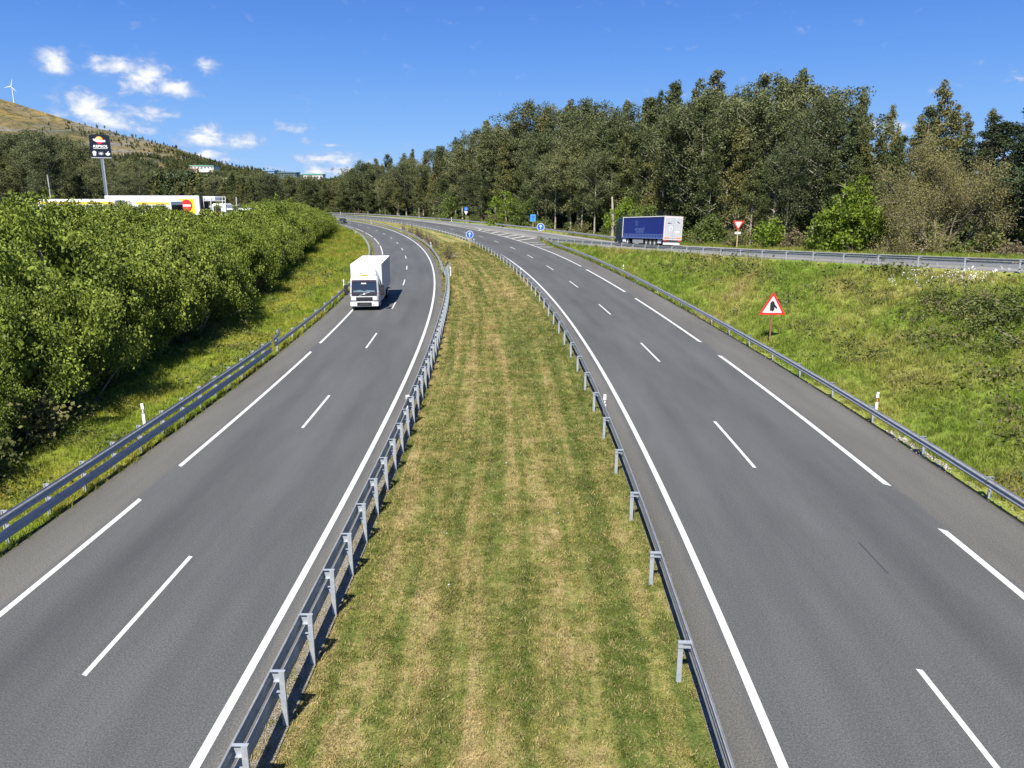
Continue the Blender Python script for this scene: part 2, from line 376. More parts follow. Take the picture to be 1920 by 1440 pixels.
def gravel_mat():
    m, t, b, out = mat('gravel'); pos = t.new('ShaderNodeNewGeometry').outputs['Position']
    vo = t.new('ShaderNodeTexVoronoi'); t.put(vo.inputs['Vector'], pos); vo.inputs['Scale'].default_value = 34
    c = t.mix(t.mr(vo.outputs['Distance'], .1, .55), (.50, .46, .39), (.17, .15, .12)); c = t.mix(t.mr(t.noise(pos, 3., 4), .45, .65, 0, .5), c, (.20, .17, .12))
    t.put(b.inputs['Base Color'], c); b.inputs['Roughness'].default_value = .95
    bn = t.new('ShaderNodeBump'); bn.inputs['Distance'].default_value = .03; t.link(vo.outputs['Distance'], bn.inputs['Height']); bn.invert = True; t.link(bn.outputs[0], b.inputs['Normal'])
    return m
M_GRAVEL = gravel_mat()

def leaf_mat(name, a, b_, c_=None, transl=.3, var=.3, tint=(.16, .085, .03), tintamt=.0):
    """a,b_: range over leaves; tint: some whole trees lean this way (new eucalyptus growth)"""
    m, t, b, out = mat(name); geo = t.new('ShaderNodeNewGeometry'); ri = geo.outputs['Random Per Island']; rnd = t.new('ShaderNodeObjectInfo').outputs['Random']
    co = t.new('ShaderNodeTexCoord').outputs['Object']; n = t.noise(co, .55, 3, .6)
    c = t.mix(t.m('MULTIPLY_ADD', ri, .55, t.m('MULTIPLY_ADD', n, 1.9, -.75), clamp=True), a, b_)
    if tintamt > 0:
        f = t.m('MULTIPLY', t.mr(t.m('MULTIPLY_ADD', t.noise(co, .16, 2), .9, t.m('MULTIPLY', rnd, .7)), .62, 1.05), tintamt); c = t.mix(f, c, tint)
    f = t.mr(rnd, 0, 1, 1 - var, 1 + var); c = t.mix(1., c, t.comb(f, f, f), 'MULTIPLY')
    df = t.new('ShaderNodeBsdfDiffuse'); t.link(c, df.inputs[0]); tl = t.new('ShaderNodeBsdfTranslucent'); t.link(c, tl.inputs[0])
    mxs = t.new('ShaderNodeMixShader'); mxs.inputs[0].default_value = transl; t.link(df.outputs[0], mxs.inputs[1]); t.link(tl.outputs[0], mxs.inputs[2])
    gl = t.new('ShaderNodeBsdfGlossy'); gl.inputs['Roughness'].default_value = .6; gl.inputs[0].default_value = (.8, .85, .9, 1)
    m2 = t.new('ShaderNodeMixShader'); m2.inputs[0].default_value = .018; t.link(mxs.outputs[0], m2.inputs[1]); t.link(gl.outputs[0], m2.inputs[2]); t.link(m2.outputs[0], out.inputs[0])
    return m
M_EUC = leaf_mat('eucalyptus_leaves', (.040, .064, .018), (.145, .170, .054), transl=.2, tintamt=.36, tint=(.20, .145, .045))
M_EUCW = leaf_mat('gum_leaves_grey', (.048, .072, .024), (.195, .212, .090), transl=.2, tintamt=.2, tint=(.20, .15, .055))
M_PINE = leaf_mat('pine_needles', (.024, .040, .018), (.062, .082, .032), transl=.1)
M_BUSH = leaf_mat('shrub_leaves', (.040, .070, .007), (.270, .335, .042), transl=.12, var=.22, tint=(.17, .15, .05), tintamt=.25)
M_LIME = leaf_mat('spring_leaves', (.10, .16, .014), (.24, .32, .03), transl=.4, var=.1)
M_MIDG = leaf_mat('willow_leaves', (.075, .115, .022), (.16, .20, .045), transl=.35, var=.1)
M_BRAM = leaf_mat('bramble_leaves', (.055, .085, .018), (.17, .20, .05), transl=.25, tint=(.16, .10, .06), tintamt=.45)
M_DRYL = leaf_mat('dry_scrub', (.085, .065, .04), (.19, .155, .085), transl=.2)
M_BUD = leaf_mat('budding_twigs', (.125, .110, .045), (.26, .24, .085), transl=.3)
def bark_mat(name, a, b_, sc=(1, 1, .25)):
    m, t, b, out = mat(name); co = t.new('ShaderNodeTexCoord').outputs['Object']
    n = t.noise(t.vscale(co, sc), 3.2, 5, .65); t.put(b.inputs['Base Color'], t.mix(t.mr(n, .35, .65), a, b_)); b.inputs['Roughness'].default_value = .9
    bn = t.new('ShaderNodeBump'); bn.inputs['Strength'].default_value = .5; bn.inputs['Distance'].default_value = .04; t.link(t.noise(t.vscale(co, sc), 9., 4), bn.inputs['Height']); t.link(bn.outputs[0], b.inputs['Normal'])
    return m
M_BARKE = bark_mat('eucalyptus_bark', (.18, .14, .10), (.46, .42, .34)); M_BARK = bark_mat('brown_bark', (.085, .065, .045), (.19, .155, .12)); M_TWIG = bark_mat('grey_twig_bark', (.10, .08, .055), (.24, .20, .15))

def steel_mat():
    m, t, b, out = mat('galvanised_steel'); co = t.new('ShaderNodeNewGeometry').outputs['Position']
    n = t.noise(co, 5., 5, .6); c = t.mix(t.mr(n, .3, .7), (.28, .285, .285), (.41, .415, .41)); c = t.mix(t.mr(t.noise(co, 1.3, 5, .7), .62, .75, 0, .5), c, (.24, .23, .22))
    t.put(b.inputs['Base Color'], c); b.inputs['Metallic'].default_value = .22; t.put(b.inputs['Roughness'], t.mr(n, .3, .7, .34, .48))
    return m
M_STEEL = steel_mat()
def steel2():
    m, t, b, out = mat('galvanised_post'); co = t.new('ShaderNodeTexCoord').outputs['Object']
    n = t.noise(co, 9., 5, .6); c = t.mix(t.mr(n, .3, .7), (.30, .33, .36), (.42, .45, .48))
    t.put(b.inputs['Base Color'], c); b.inputs['Metallic'].default_value = .25; b.inputs['Roughness'].default_value = .5
    return m
M_POST = steel2()
M_WHITE = pmat('white_paint', (.62, .63, .63), .35, coat=.3); M_WHITEP = pmat('white_plastic', (.78, .78, .76), .5)
M_BLACK = pmat('black_plastic', (.018, .018, .02), .5); M_TYRE = pmat('tyre_rubber', (.022, .022, .023), .85, bump=.3)
M_RIM = pmat('wheel_rim', (.55, .55, .54), .4, .5, dirt=.3); M_GLASS = pmat('dark_glass', (.020, .030, .042), .06, spec=.9, var=.02)
M_BLUE = pmat('sign_blue', (.008, .105, .52), .4); M_RED = pmat('sign_red', (.62, .03, .03), .4); M_ORANGE = pmat('reflector_orange', (.80, .27, .01), .4)
M_RUST = pmat('rusty_brown_post', (.20, .10, .06), .8, var=.3); M_SIGNBACK = pmat('sign_grey', (.42, .43, .44), .5, .4)
M_CURT = pmat('blue_tarpaulin', (.007, .020, .17), .42, var=.12, scale=1.5, spec=.5); M_CURTL = pmat('pale_blue_print', (.08, .125, .31), .5); M_LASH = pmat('tarpaulin_straps', (.10, .16, .36), .5)
M_DARKT = pmat('dark_truck_paint', (.010, .022, .030), .3, coat=.5); M_CHAS = pmat('chassis_grey', (.05, .05, .052), .7, dirt=.4)
M_SILV = pmat('silver_door', (.52, .54, .56), .4, .3); M_PINK = pmat('door_frame_paint', (.56, .49, .49), .5); M_LIGHTG = pmat('print_white', (.72, .74, .75), .5)
M_YEL = pmat('yellow_paint', (.75, .50, .05), .4, coat=.2); M_YEL2 = pmat('bright_yellow_print', (.80, .68, .02), .4); M_HEAD = pmat('headlamp_glass', (.55, .58, .60), .12, .3, spec=.9)
M_SIGNK = pmat('sign_black', (.010, .012, .018), .3); M_OR2 = pmat('logo_orange', (.85, .30, .03), .4); M_MAG = pmat('logo_red', (.60, .03, .08), .4); M_LG = pmat('logo_white', (.82, .82, .80), .4); M_LY = pmat('logo_yellow', (.85, .62, .22), .4)
M_NAVY = pmat('navy_paint', (.008, .015, .07), .4); M_GRN = pmat('green_roof', (.14, .36, .26), .5); M_LBL = pmat('pale_blue_cladding', (.22, .36, .52), .5); M_WALLW = pmat('white_wall', (.72, .69, .64), .8); M_PNKW = pmat('pinkish_wall', (.55, .36, .28), .8); M_GREYG = pmat('grey_green_cladding', (.10, .16, .17), .6)
M_AMB = pmat('amber_reflector', (.75, .30, .01), .3); M_CONC = pmat('concrete', (.36, .34, .30), .9, var=.2); M_STONE = pmat('broken_stone', (.30, .27, .24), .95, var=.3)

# ------------------------------------------------------------------ lofts
BVH = []
def loft(name, A, B, nu, matl, prof=None, u0=0., u1=None, vv=None, kind3=0., parent=None, bump=0., track=True, lip=0.):
    """surface between two 3D lines of equal length; prof(t, i)->(height fraction, extra z)"""
    A = np.asarray(A, float); B = np.asarray(B, float); n = len(A)
    t = np.linspace(0, 1, nu + 1)[None, :, None]; P = A[:, None] * (1 - t) + B[:, None] * t
    if prof is not None:
        f, ez = prof(np.broadcast_to(t[..., 0], (n, nu + 1)), np.broadcast_to(np.arange(n)[:, None], (n, nu + 1)))
        P[..., 2] = A[:, None, 2] * (1 - f) + B[:, None, 2] * f + ez
    W = np.linalg.norm(B[:, :2] - A[:, :2], axis=1)
    v = np.r_[0, np.cumsum(np.linalg.norm(np.diff(A[:, :2], axis=0), axis=1))] + (vv or 0.)
    uu = u0 + t[0, :, 0][None] * (W[:, None] if u1 is None else (u1 - u0))
    V = P.reshape(-1, 3); i, j = np.meshgrid(np.arange(n - 1), np.arange(nu), indexing='ij'); m_ = nu + 1
    F = np.stack([i * m_ + j, i * m_ + j + 1, (i + 1) * m_ + j + 1, (i + 1) * m_ + j], -1).reshape(-1, 4)
    # make it face up
    a, b, c = V[F[0, 0]], V[F[0, 1]], V[F[0, 2]]
    if np.cross(b - a, c - a)[2] < 0: F = F[:, ::-1]
    guv = np.stack([np.broadcast_to(uu, (n, m_)), np.broadcast_to(v[:, None], (n, m_)), np.full((n, m_), kind3)], -1).reshape(-1, 3)
    if lip > 0:      # side faces: the layer's own thickness
        base = len(V); rows = [np.arange(n) * m_, np.arange(n) * m_ + nu]; V2 = [V]; g2 = [guv]; F2 = [F]
        for r_ in rows:
            d = V[r_].copy(); d[:, 2] -= lip; k0 = sum(len(x) for x in V2); V2.append(d); g2.append(guv[r_]); q = np.arange(n - 1)
            F2.append(np.stack([r_[q], r_[q + 1], k0 + q + 1, k0 + q], -1))
        V = np.concatenate(V2); guv = np.concatenate(g2); F = np.concatenate(F2)
    me = mesh_np(name, V, F, smooth=(lip == 0)); at = me.attributes.new('guv', 'FLOAT_VECTOR', 'POINT'); at.data.foreach_set('vector', guv.astype(np.float32).ravel())
    o = add(name, me, parent, matl)
    if track: BVH.append(BVHTree.FromPolygons([tuple(p) for p in V], [tuple(int(k) for k in f) for f in F]))
    return o, P, guv

def gz(x, y, default=0.):
    best = None
    for b in BVH:
        h = b.ray_cast(Vector((x, y, 400)), Vector((0, 0, -1)))
        if h[0] is not None and (best is None or h[0].z > best): best = h[0].z
    return default if best is None else best

# --- far terrain: hills on the left, gentle rise elsewhere
CRX = np.array([-4200, -2300, -1800, -1622, -1521, -1453, -1284, -1115, -946, -811, -676, -541, -338, 0, 800, 4000], float)
CRZ = np.array([300, 300, 300, 291, 280, 258, 206, 160, 116, 75, 56, 44, 33, 22, 16, 16], float)
def vnoise(x, y, seed=0, oct=4, sc=.01):
    r = np.zeros_like(np.asarray(x, float)); a = 1.
    for k in range(oct):
        r += a * np.sin(x * sc * 1.7 + 3.1 * k + seed + 1.7 * np.sin(y * sc * 1.3 + k * 2.2)) * np.cos(y * sc * 1.9 + 1.3 * k - seed + 1.3 * np.sin(x * sc * 1.1 + k)); a *= .5; sc *= 2.1
    return r
def HT(x, y):
    x = np.asarray(x, float); y = np.asarray(y, float)
    cx = x * 2400 / np.clip(y, 600, 4000); c = np.interp(np.where(y < 2400, x, cx * 1.0), CRX, CRZ)
    t = np.clip((y - 520) / (2400 - 520), 0, 1); rise = np.where(y < 2400, t ** 1.25, 1 - .35 * ss(2400, 3400, y))
    left = ss(-22, -75, x + .24 * y)
    base = -1.2 + 5.2 * left * ss(60, 140, y)
    z = base + (c - 4) * rise + vnoise(x, y, 1., 4, .006) * 9 * ss(700, 1500, y) * (.3 + t) * (y < 2390)
    return z
# grid stretched with distance
ys = np.r_[np.linspace(-40, 500, 55), np.linspace(515, 3400, 110)]; us = np.linspace(-1.65, 1.35, 170)
XX = us[None, :] * (260 + ys[:, None].clip(0) * .95); YY = np.broadcast_to(ys[:, None], XX.shape)
ZZ = HT(XX, YY) - 1.6 * (YY < 380)
def in_corridor(x, y): return 0
V = np.stack([XX, YY, ZZ], -1).reshape(-1, 3); n_, m_ = XX.shape
i, j = np.meshgrid(np.arange(n_ - 1), np.arange(m_ - 1), indexing='ij')
F = np.stack([i * m_ + j, i * m_ + j + 1, (i + 1) * m_ + j + 1, (i + 1) * m_ + j], -1).reshape(-1, 4)
def hill_mat():
    m, t, b, out = mat('heath_hillside'); pos = t.new('ShaderNodeNewGeometry').outputs['Position']; p = t.sep(pos)
    n = t.noise(t.vscale(pos, (1, .4, 3.)), .0045, 8, .68); n2 = t.noise(t.vscale(pos, (1, .5, 4.), (400, 0, 90)), .012, 7, .7); n3 = t.noise(pos, .05, 5, .7)
    c = t.ramp(n, [(.34, (.10, .09, .05)), (.46, (.155, .125, .068)), (.55, (.20, .155, .070)), (.66, (.13, .11, .065))])
    hi = t.mr(p[2], 170, 235)
    c = t.mix(t.m('MULTIPLY', t.mr(n2, .50, .66, 0, .7), hi), c, (.30, .21, .055))             # gorse in flower
    c = t.mix(t.m('MULTIPLY', t.mr(n2, .52, .40, 0, .9), t.mr(p[2], 240, 170, .25, 1)), c, (.20, .19, .175))        # bare rock
    c = t.mix(t.mr(n3, .47, .60, 0, .7), c, (.045, .055, .026)); c = t.mix(t.mr(t.noise(pos, .016, 6, .7), .52, .62, 0, .65), c, (.06, .066, .034))
    low = t.mr(t.m('ADD', p[2], t.m('MULTIPLY_ADD', n, 160, -80)), 95, 55); c = t.mix(low, c, (.045, .055, .022))
    f = t.mr(t.noise(pos, .22, 5, .8), .3, .7, .7, 1.3); c = t.mix(1., c, t.comb(f, f, f), 'MULTIPLY')
    t.put(b.inputs['Base Color'], c); b.inputs['Roughness'].default_value = 1.; b.inputs['Specular IOR Level'].default_value = 0.
    bn = t.new('ShaderNodeBump'); bn.inputs['Strength'].default_value = 1.; bn.inputs['Distance'].default_value = 3.5; t.link(t.noise(pos, .03, 7, .75), bn.inputs['Height']); t.link(bn.outputs[0], b.inputs['Normal'])
    return m
hill = add('hills', mesh_np('hills', V, F, smooth=True), None, hill_mat()); tag(hill, kind='structure')

# --- carriageways
sL = np.arange(-25, 331, 2.); sR = np.arange(-25, 360, 2.)
road_l, _, _ = loft('left_carriageway', pt(CL, sL, -8.45), pt(CL, sL, .86), 14, M_ASL, u0=-8.45, u1=.86, vv=-25, lip=.14); tag(road_l, kind='structure')
sm = o_seam(sR)
Aq, Bq = pt(CR, sR, -4.58), pt(CR, sR, sm)
road_r, Pq, gq = loft('right_carriageway', Aq, Bq, 16, M_ASR, u0=-4.58, vv=-25, lip=.12); tag(road_r, kind='structure')
# slip road and the acceleration lane
sr1 = np.arange(-60, 91, 2.)
A1 = rpt(sr1, .18); B1 = rpt(sr1, 7.6)
sn = np.arange(150, 352, 2.); A2 = pt(CR, sn, o_seam(sn) + .02)
Atr = resample(np.array([A1[-1], (6.6, 140, .74), tuple(pt(CR, 148., 8.65))]), 2.)
A_all = smooth_line(np.concatenate([A1, Atr[1:-1], A2]), 2)
Gi = offset_line(G, -.45, -.0)
def nearest_on(P, Q):
    """for each P the closest point on polyline Q, kept monotone"""
    out = []; k = 0
    Qf = resample(Q, .5)
    for p in P:
        d = (Qf[k:k + 220, 0] - p[0]) ** 2 + (Qf[k:k + 220, 1] - p[1]) ** 2; k = k + int(np.argmin(d)); out.append(Qf[k])
    return np.array(out)
B_all = nearest_on(A_all, Gi)
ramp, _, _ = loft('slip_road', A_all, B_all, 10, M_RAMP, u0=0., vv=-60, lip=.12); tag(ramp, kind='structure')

# --- ground between and beside the roads
def soft(t, i): return t, -.16 * np.sin(np.pi * t) + .015 * np.sin(i * .7 + t * 9)
sM = np.arange(-25, 326, 1.5); Am = pt(CL, sM, .78, -.03); Rl = resample(pt(CR, np.arange(-29, 365, 1.), -4.5, -.03), .5); Bm = []
k0 = 0
for p in Am:
    d = (Rl[k0:k0 + 60, 0] - p[0]) ** 2 + (Rl[k0:k0 + 60, 1] - p[1]) ** 2; k0 += int(np.argmin(d)); Bm.append(Rl[k0])
median, Pm, gm = loft('median_grass', Am, np.array(Bm), 26, M_GROUND, soft, vv=-25, kind3=0.); tag(median, kind='structure')
M_SOIL = pmat('dark_edge_soil', (.045, .036, .026), 1., var=.4, scale=9., bump=.6)
e1, _, _ = loft('edge_soil', pt(CL, np.arange(-25, 100, .5), -8.44, -.022), pt(CL, np.arange(-25, 100, .5), -8.66 + .07 * np.sin(np.arange(250) * .9) * np.sin(np.arange(250) * .37), -.03), 1, M_SOIL, track=False); tag(e1, kind='structure')
e2, _, _ = loft('edge_soil', pt(CR, np.arange(-25, 100, .5), 6.49, -.03), pt(CR, np.arange(-25, 100, .5), 6.62 + .06 * np.sin(np.arange(250) * .8) * np.sin(np.arange(250) * .31), -.022), 1, M_SOIL, track=False); tag(e2, kind='structure')
gr1, _, _ = loft('gravel_strip', pt(CL, np.arange(-25, 60, 1.), .86, -.02), pt(CL, np.arange(-25, 60, 1.), 1.30, -.02), 2, M_GRAVEL, track=False); tag(gr1, kind='structure')
gr2, _, _ = loft('gravel_strip', pt(CR, np.arange(-25, 80, 1.), -4.60, -.02), pt(CR, np.arange(-25, 80, 1.), -4.74, -.022), 2, M_GRAVEL, track=False); tag(gr2, kind='structure')

# left: verge, then the planted slope up to the service area
def o_base(s): return np.interp(s, [-30, 20, 41, 51, 67, 89, 120, 142, 170, 192, 249, 330], [-13.2, -13.6, -15, -15.8, -17.2, -18.8, -20.5, -20.5, -18, -15.7, -10.5, -10])
sv = np.arange(-25, 329, 2.)
def lprof(t, i): return t, -.10 * np.sin(np.pi * np.clip(t * 1.2, 0, 1)) + .05 * np.sin(i * .5 + 6 * t) * t
A3 = pt(CL, sv, -8.40, -.07); B3 = pt(CL, sv, o_base(sv) - 1.0); B3[:, 2] = np.minimum(B3[:, 2], 0) * .6 - .05
verge, Pv, gv = loft('left_verge', A3, B3, 12, M_GROUND, lprof, vv=-25, kind3=1.); tag(verge, kind='structure')
B4 = pt(CL, sv, o_base(sv) - 19); B4[:, 2] = 4.4 - 3.4 * ss(150, 250, sv)
def lprof2(t, i): return ss(.30, 1, t), .12 * np.sin(i * .4 + 8 * t)
slope_l, _, _ = loft('planted_slope', B3, B4, 10, M_GROUND, lprof2, vv=-25, kind3=3.); tag(slope_l, kind='structure')
B5 = B4.copy(); B5[:, 0] -= 70 * np.interp(sv, [0, 180, 330], [1, .8, .3]); B5[:, 1] -= 10; B5[:, 2] = 5.
yard, _, _ = loft('service_area_yard', B4, B5, 4, pmat('yard_asphalt', (.10, .10, .10), .9), track=True); tag(yard, kind='structure')

# right: bank between main road and slip road, forest floor beyond
s6 = np.arange(-25, 149, 1.5); D = pt(CR, s6, o_seam(s6) - .04, -.05)
Eline = np.concatenate([rpt(np.arange(-62, 91, 1.), .12), Atr[1:-1], pt(CR, np.array([148.]), 8.66)])
Eb = nearest_on(D, offset_line(Eline, 0, -.02)); Eb[-1] = D[-1] + np.array([.1, 0, 0])
def bankp(t, i):
    f = ss(0, 1, np.clip((t - .06) / .94, 0, 1)) * .45 + .55 * np.clip((t - .06) / .94, 0, 1)
    wob = (np.sin(i * .23 + 5 * t) * .5 + np.sin(i * .61 - 9 * t) * .3 + np.sin(i * 1.3 + 17 * t) * .15) * .16 * np.sin(np.pi * t)
    return f, wob
bank, Pb, gb = loft('grassy_bank', D, Eb, 30, M_GROUND, bankp, vv=-25, kind3=2.); tag(bank, kind='structure')
Gr = offset_line(G, -.55, -.04); Gout = offset_line(G, 6.0, -.15); Gfar = offset_line(G, 75, .8)
def fprof(t, i): return t, -.25 * np.sin(np.pi * np.clip(t * 2, 0, 1))
shoulder, Ps, gs_ = loft('roadside_grass', Gr, Gout, 6, M_GROUND, fprof, kind3=2.); tag(shoulder, kind='structure')
floor_, _, _ = loft('forest_floor', Gout, Gfar, 8, M_GROUND, None, kind3=3.); tag(floor_, kind='structure')

# ------------------------------------------------------------------ road markings
def strip(name, C, s0, s1, o0, o1, parent, dz=.006, slant=.35, matl=None, step=1.5):
    n = max(2, int((s1 - s0) / step) + 1); s = np.linspace(s0, s1, n); far = dz + .00006 * max(s0, 0)
    A = pt(C, s, o0, far); B = pt(C, s, o1, far); e = slant if s1 - s0 < 60 else 0
    if e: B[0] = pt(C, s0 - e * abs(o1 - o0), o1, far); A[-1] = pt(C, s1 + e * abs(o1 - o0), o0, far)
    V = np.concatenate([A, B]); q = np.arange(n - 1); F = np.stack([q, n + q, n + q + 1, q + 1], -1)
    if o1 < o0: F = F[:, ::-1]
    F = F[:, ::-1] if np.cross(V[F[0, 1]] - V[F[0, 0]], V[F[0, 2]] - V[F[0, 0]])[2] < 0 else F
    return add(name, mesh_np(name, V, F), parent, matl or M_PAINT)
strip('edge_line', CL, -25, 328, -.09, .09, road_l, slant=0)
for k in range(-1, 16): strip('lane_dash', CL, 8.5 + 16.8 * k, 13.7 + 16.8 * k, -3.38, -3.26, road_l)
for a, b in ((-13, 17.6 - 10), (10.4 - 12.6, 17.6), (20.8, 41), (43.9, 65), (69, 91), (94.5, 116), (119.5, 140.9), (144.9, 166), (169.5, 190), (194.8, 213.2), (216, 234.4), (238, 258), (262, 282)):
    if a == -13: continue
    strip('edge_dash', CL, a, b, -6.64 - .25 * ss(60, 130, a), -6.47 - .25 * ss(60, 130, a), road_l, slant=.9)
strip('edge_line', CR, -25, 356, -3.74, -3.56, road_r, slant=0)
for k in range(-1, 18): strip('lane_dash', CR, 3.1 + 17.45 * k, 8.7 + 17.45 * k, -.06, .06, road_r)
for a, b in ((-6, 15.4), (19., 39.5), (43.9, 64.3), (68.8, 89.3)): strip('edge_dash', CR, a, b, 3.87, 4.07, road_r, slant=.9)
strip('edge_line', CR, 93, 356, 3.98, 4.16, road_r, slant=0)
def quad_strip(name, P0, P1, wdt, parent, dz=.012):
    P0 = np.array(P0, float); P1 = np.array(P1, float); d = P1 - P0; nrm = np.array([-d[1], d[0], 0]); nrm /= np.linalg.norm(nrm); n = 5
    t = np.linspace(0, 1, n)[:, None]; L = P0 + d * t; V = np.concatenate([L + nrm * wdt / 2, L - nrm * wdt / 2]); V[:, 2] += dz; q = np.arange(n - 1)
    F = np.stack([n + q, n + q + 1, q + 1, q], -1)
    if np.cross(V[F[0, 1]] - V[F[0, 0]], V[F[0, 2]] - V[F[0, 0]])[2] < 0: F = F[:, ::-1]
    return add(name, mesh_np(name, V, F), parent, M_PAINT)
for s in np.linspace(149, 194, 16)[:-1]:
    s2 = s + 3; quad_strip('edge_line', pt(CR, s, o_seam(s) - .22), pt(CR, s2 + .05, o_seam(s2) - .22), .16, road_r)
for (sa, oa, sb, ob) in ((186.1, 4.2, 188.8, 5.7), (181.2, 4.2, 182.2, 6.1), (172.5, 4.2, 174.8, 6.6), (165, 4.2, 167.6, 7.0), (158, 4.2, 160.8, 7.5), (151.4, 4.2, 155.2, 7.9), (145.2, 4.2, 148.0, 8.2), (139.5, 4.2, 136.7, 6.35), (133.1, 4.2, 130.5, 6.3), (127.1, 4.2, 124.5, 6.2)):
    quad_strip('hatch_bar', pt(CR, sa, oa), pt(CR, sb, ob), .62, road_r)
# slip road lines
def poly_line(P, o, wdt, parent, dz=.02, name='edge_line'):
    Q = offset_line(P, o); a = offset_line(Q, -wdt / 2, dz); b = offset_line(Q, wdt / 2, dz); n = len(a); V = np.concatenate([a, b]); q = np.arange(n - 1); F = np.stack([q, n + q, n + q + 1, q + 1], -1)
    if np.cross(V[F[0, 1]] - V[F[0, 0]], V[F[0, 2]] - V[F[0, 0]])[2] < 0: F = F[:, ::-1]
    return add(name, mesh_np(name, V, F), parent, M_PAINT)
poly_line(smooth_line(B_all, 3)[::1][10:-2], -2.2, .16, ramp, .12)
poly_line(smooth_line(A_all, 3)[2:76], 1.2, .14, ramp, .07)
# tar snake joints and small stains on the asphalt are in the material; the tyre mark is its own streak
M_SKID = pmat('tyre_mark', (.045, .045, .05), .8)
o = strip('tyre_mark', CR, 12.8, 14.6, 1.16, 1.20, road_r, matl=M_SKID, slant=0)

# ------------------------------------------------------------------ guardrails
WP = [(.018, 0), (.0, .018), (.07, .05), (.083, .08), (.072, .108), (.012, .142), (.012, .168), (.072, .202), (.083, .225), (.062, .255), (.0, .290), (.018, .31)]
WB = [(x - .007, z) for x, z in WP]
def beam_mesh(line, nrm, z0, tilt=0.):
    """line (n,3) at ground under beam back; nrm (n,2) horizontal towards the road"""
    prof = WP + WB[::-1]; k = len(prof); n = len(line); V = np.zeros((n, k, 3))
    for q, (d, z) in enumerate(prof):
        V[:, q, :2] = line[:, :2] + nrm * d; V[:, q, 2] = line[:, 2] + z0 + z
    i, j = np.meshgrid(np.arange(n - 1), np.arange(k), indexing='ij'); j2 = (j + 1) % k
    F = np.stack([i * k + j, i * k + j2, (i + 1) * k + j2, (i + 1) * k + j], -1).reshape(-1, 4)
    return mesh_np('rail_panel', V.reshape(-1, 3), F)

def cpost(h, wx=.10, wy=.055, slit=True, back=False):
    b = MB(); t = .006
    b.box(-wx / 2, -wx / 2 + t, -wy / 2, wy / 2, -.25, h); b.box(wx / 2 - t, wx / 2, -wy / 2, wy / 2, -.25, h)
    if back:      # closed web faces the traffic direction
        b.box(-wx / 2 + t, wx / 2 - t, -wy / 2, -wy / 2 + t, -.25, h - .002)
    else:
        b.box(-wx / 2 + t, wx / 2 - t, wy / 2 - t, wy / 2, -.25, h - .002)
        b.box(-wx / 2 + t, -.012, -wy / 2, -wy / 2 + t, -.25, h - .002); b.box(.012, wx / 2 - t, -wy / 2, -wy / 2 + t, -.25, h - .002)
        for z in (h - .2, h - .55, h - .85):
            if z > .1: b.cyl((.033, z), .012, -wy / 2 - .012, -wy / 2, 'y', 6)
    return b.mesh('post')
def spacer_tall(h, e):
    b = MB(); b.box(.055, e, -.034, -.028, h - .21, h - .005); b.box(-.062, e, -.034, .03, h - .004, h + .006); b.box(.056, e, -.028, .03, h - .215, h - .209)
    return b.mesh('spacer')
def lower_spacer(h, e):
    b = MB(); b.box(.054, e * .95, -.032, -.026, h - .60, h - .43); b.box(.054, e, -.026, .03, h - .43, h - .424); return b.mesh('lower_spacer')
def spacer_c(h, e, ln):
    b = MB(); b.box(-.05, e, -.05, .03, h - .002, h + .006); b.box(-.05, e, -.05, .03, h - .126, h - .118); b.box(-.048, e, .024, .030, h - .118, h - .002)
    b.box(-.05, e, -.05, -.044, h - .024, h - .002); b.box(-.05, e, -.05, -.044, h - .118, h - .10)
    return b.mesh('spacer')
def spacer_small(h, e):
    b = MB(); b.box(.04, e + .004, -.03, .03, h - .2, h - .03); b.box(-.05, e + .06, -.035, .035, h + .002, h + .008)
    return b.mesh('spacer')

def guardrail(label, line, side, beams, postmesh, spacer, spacing, e, panel=4., flares=(), group='motorway guardrails', tail=0.):
    """line: 3D post line; side: +1 when the road is on the right of the line's direction"""
    line = resample(line, 1.0); nr = normals2(line) * side
    d = np.r_[0, np.cumsum(np.linalg.norm(np.diff(line[:, :2], axis=0), axis=1))]; L = d[-1]
    base = line[0].copy()
    root = empty('guardrail', tuple(base), 0, label=label, cat='guardrail', group=group)
    def at(dist):
        p = np.array([np.interp(dist, d, line[:, k]) for k in range(3)]); n = np.array([np.interp(dist, d, nr[:, k]) for k in range(2)]); return p, n / np.linalg.norm(n)
    # beams in panels, each lapped a hair over the next
    a = 0.; pi_ = 0
    while a < L - .5:
        b_ = min(a + panel, L); ds = np.linspace(a, b_ + .02, 5); P = []; N = []
        for x in ds:
            p, n = at(min(x, L)); p = p.copy(); p[:2] += n * (e + (.004 if pi_ % 2 else 0)); p -= base; P.append(p); N.append(n)
        for z0 in beams: add('rail_panel', beam_mesh(np.array(P), np.array(N), z0), root, M_STEEL)
        a = b_; pi_ += 1
    x = .3 * spacing
    while x < L:
        p, n = at(x); rz = math.atan2(n[1], n[0])
        po = add('post', postmesh, root, M_POST, tuple(p - base), rz); x += spacing
        for q_ in (spacer if isinstance(spacer, tuple) else (spacer,)): add(q_.name.split('.')[0], q_, po, M_POST)
    for (which, pts, z0) in flares:
        P = np.array(pts, float); Q = resample(P, .5); N = normals2(Q) * side; Q[:, :2] += N * e; Q -= base
        add('flared_end', beam_mesh(Q, N, z0), root, M_STEEL)
        for p in P[1:]:
            po = add('post', postmesh, root, M_POST, tuple(p - base), 0); po.scale = (1, 1, .8)
    return root
def ol(C, s0, s1, o, dz=-.05):
    s = np.arange(s0, s1 + .01, 1.0); return pt(C, s, np.array([o(q) if callable(o) else o for q in s]), dz)

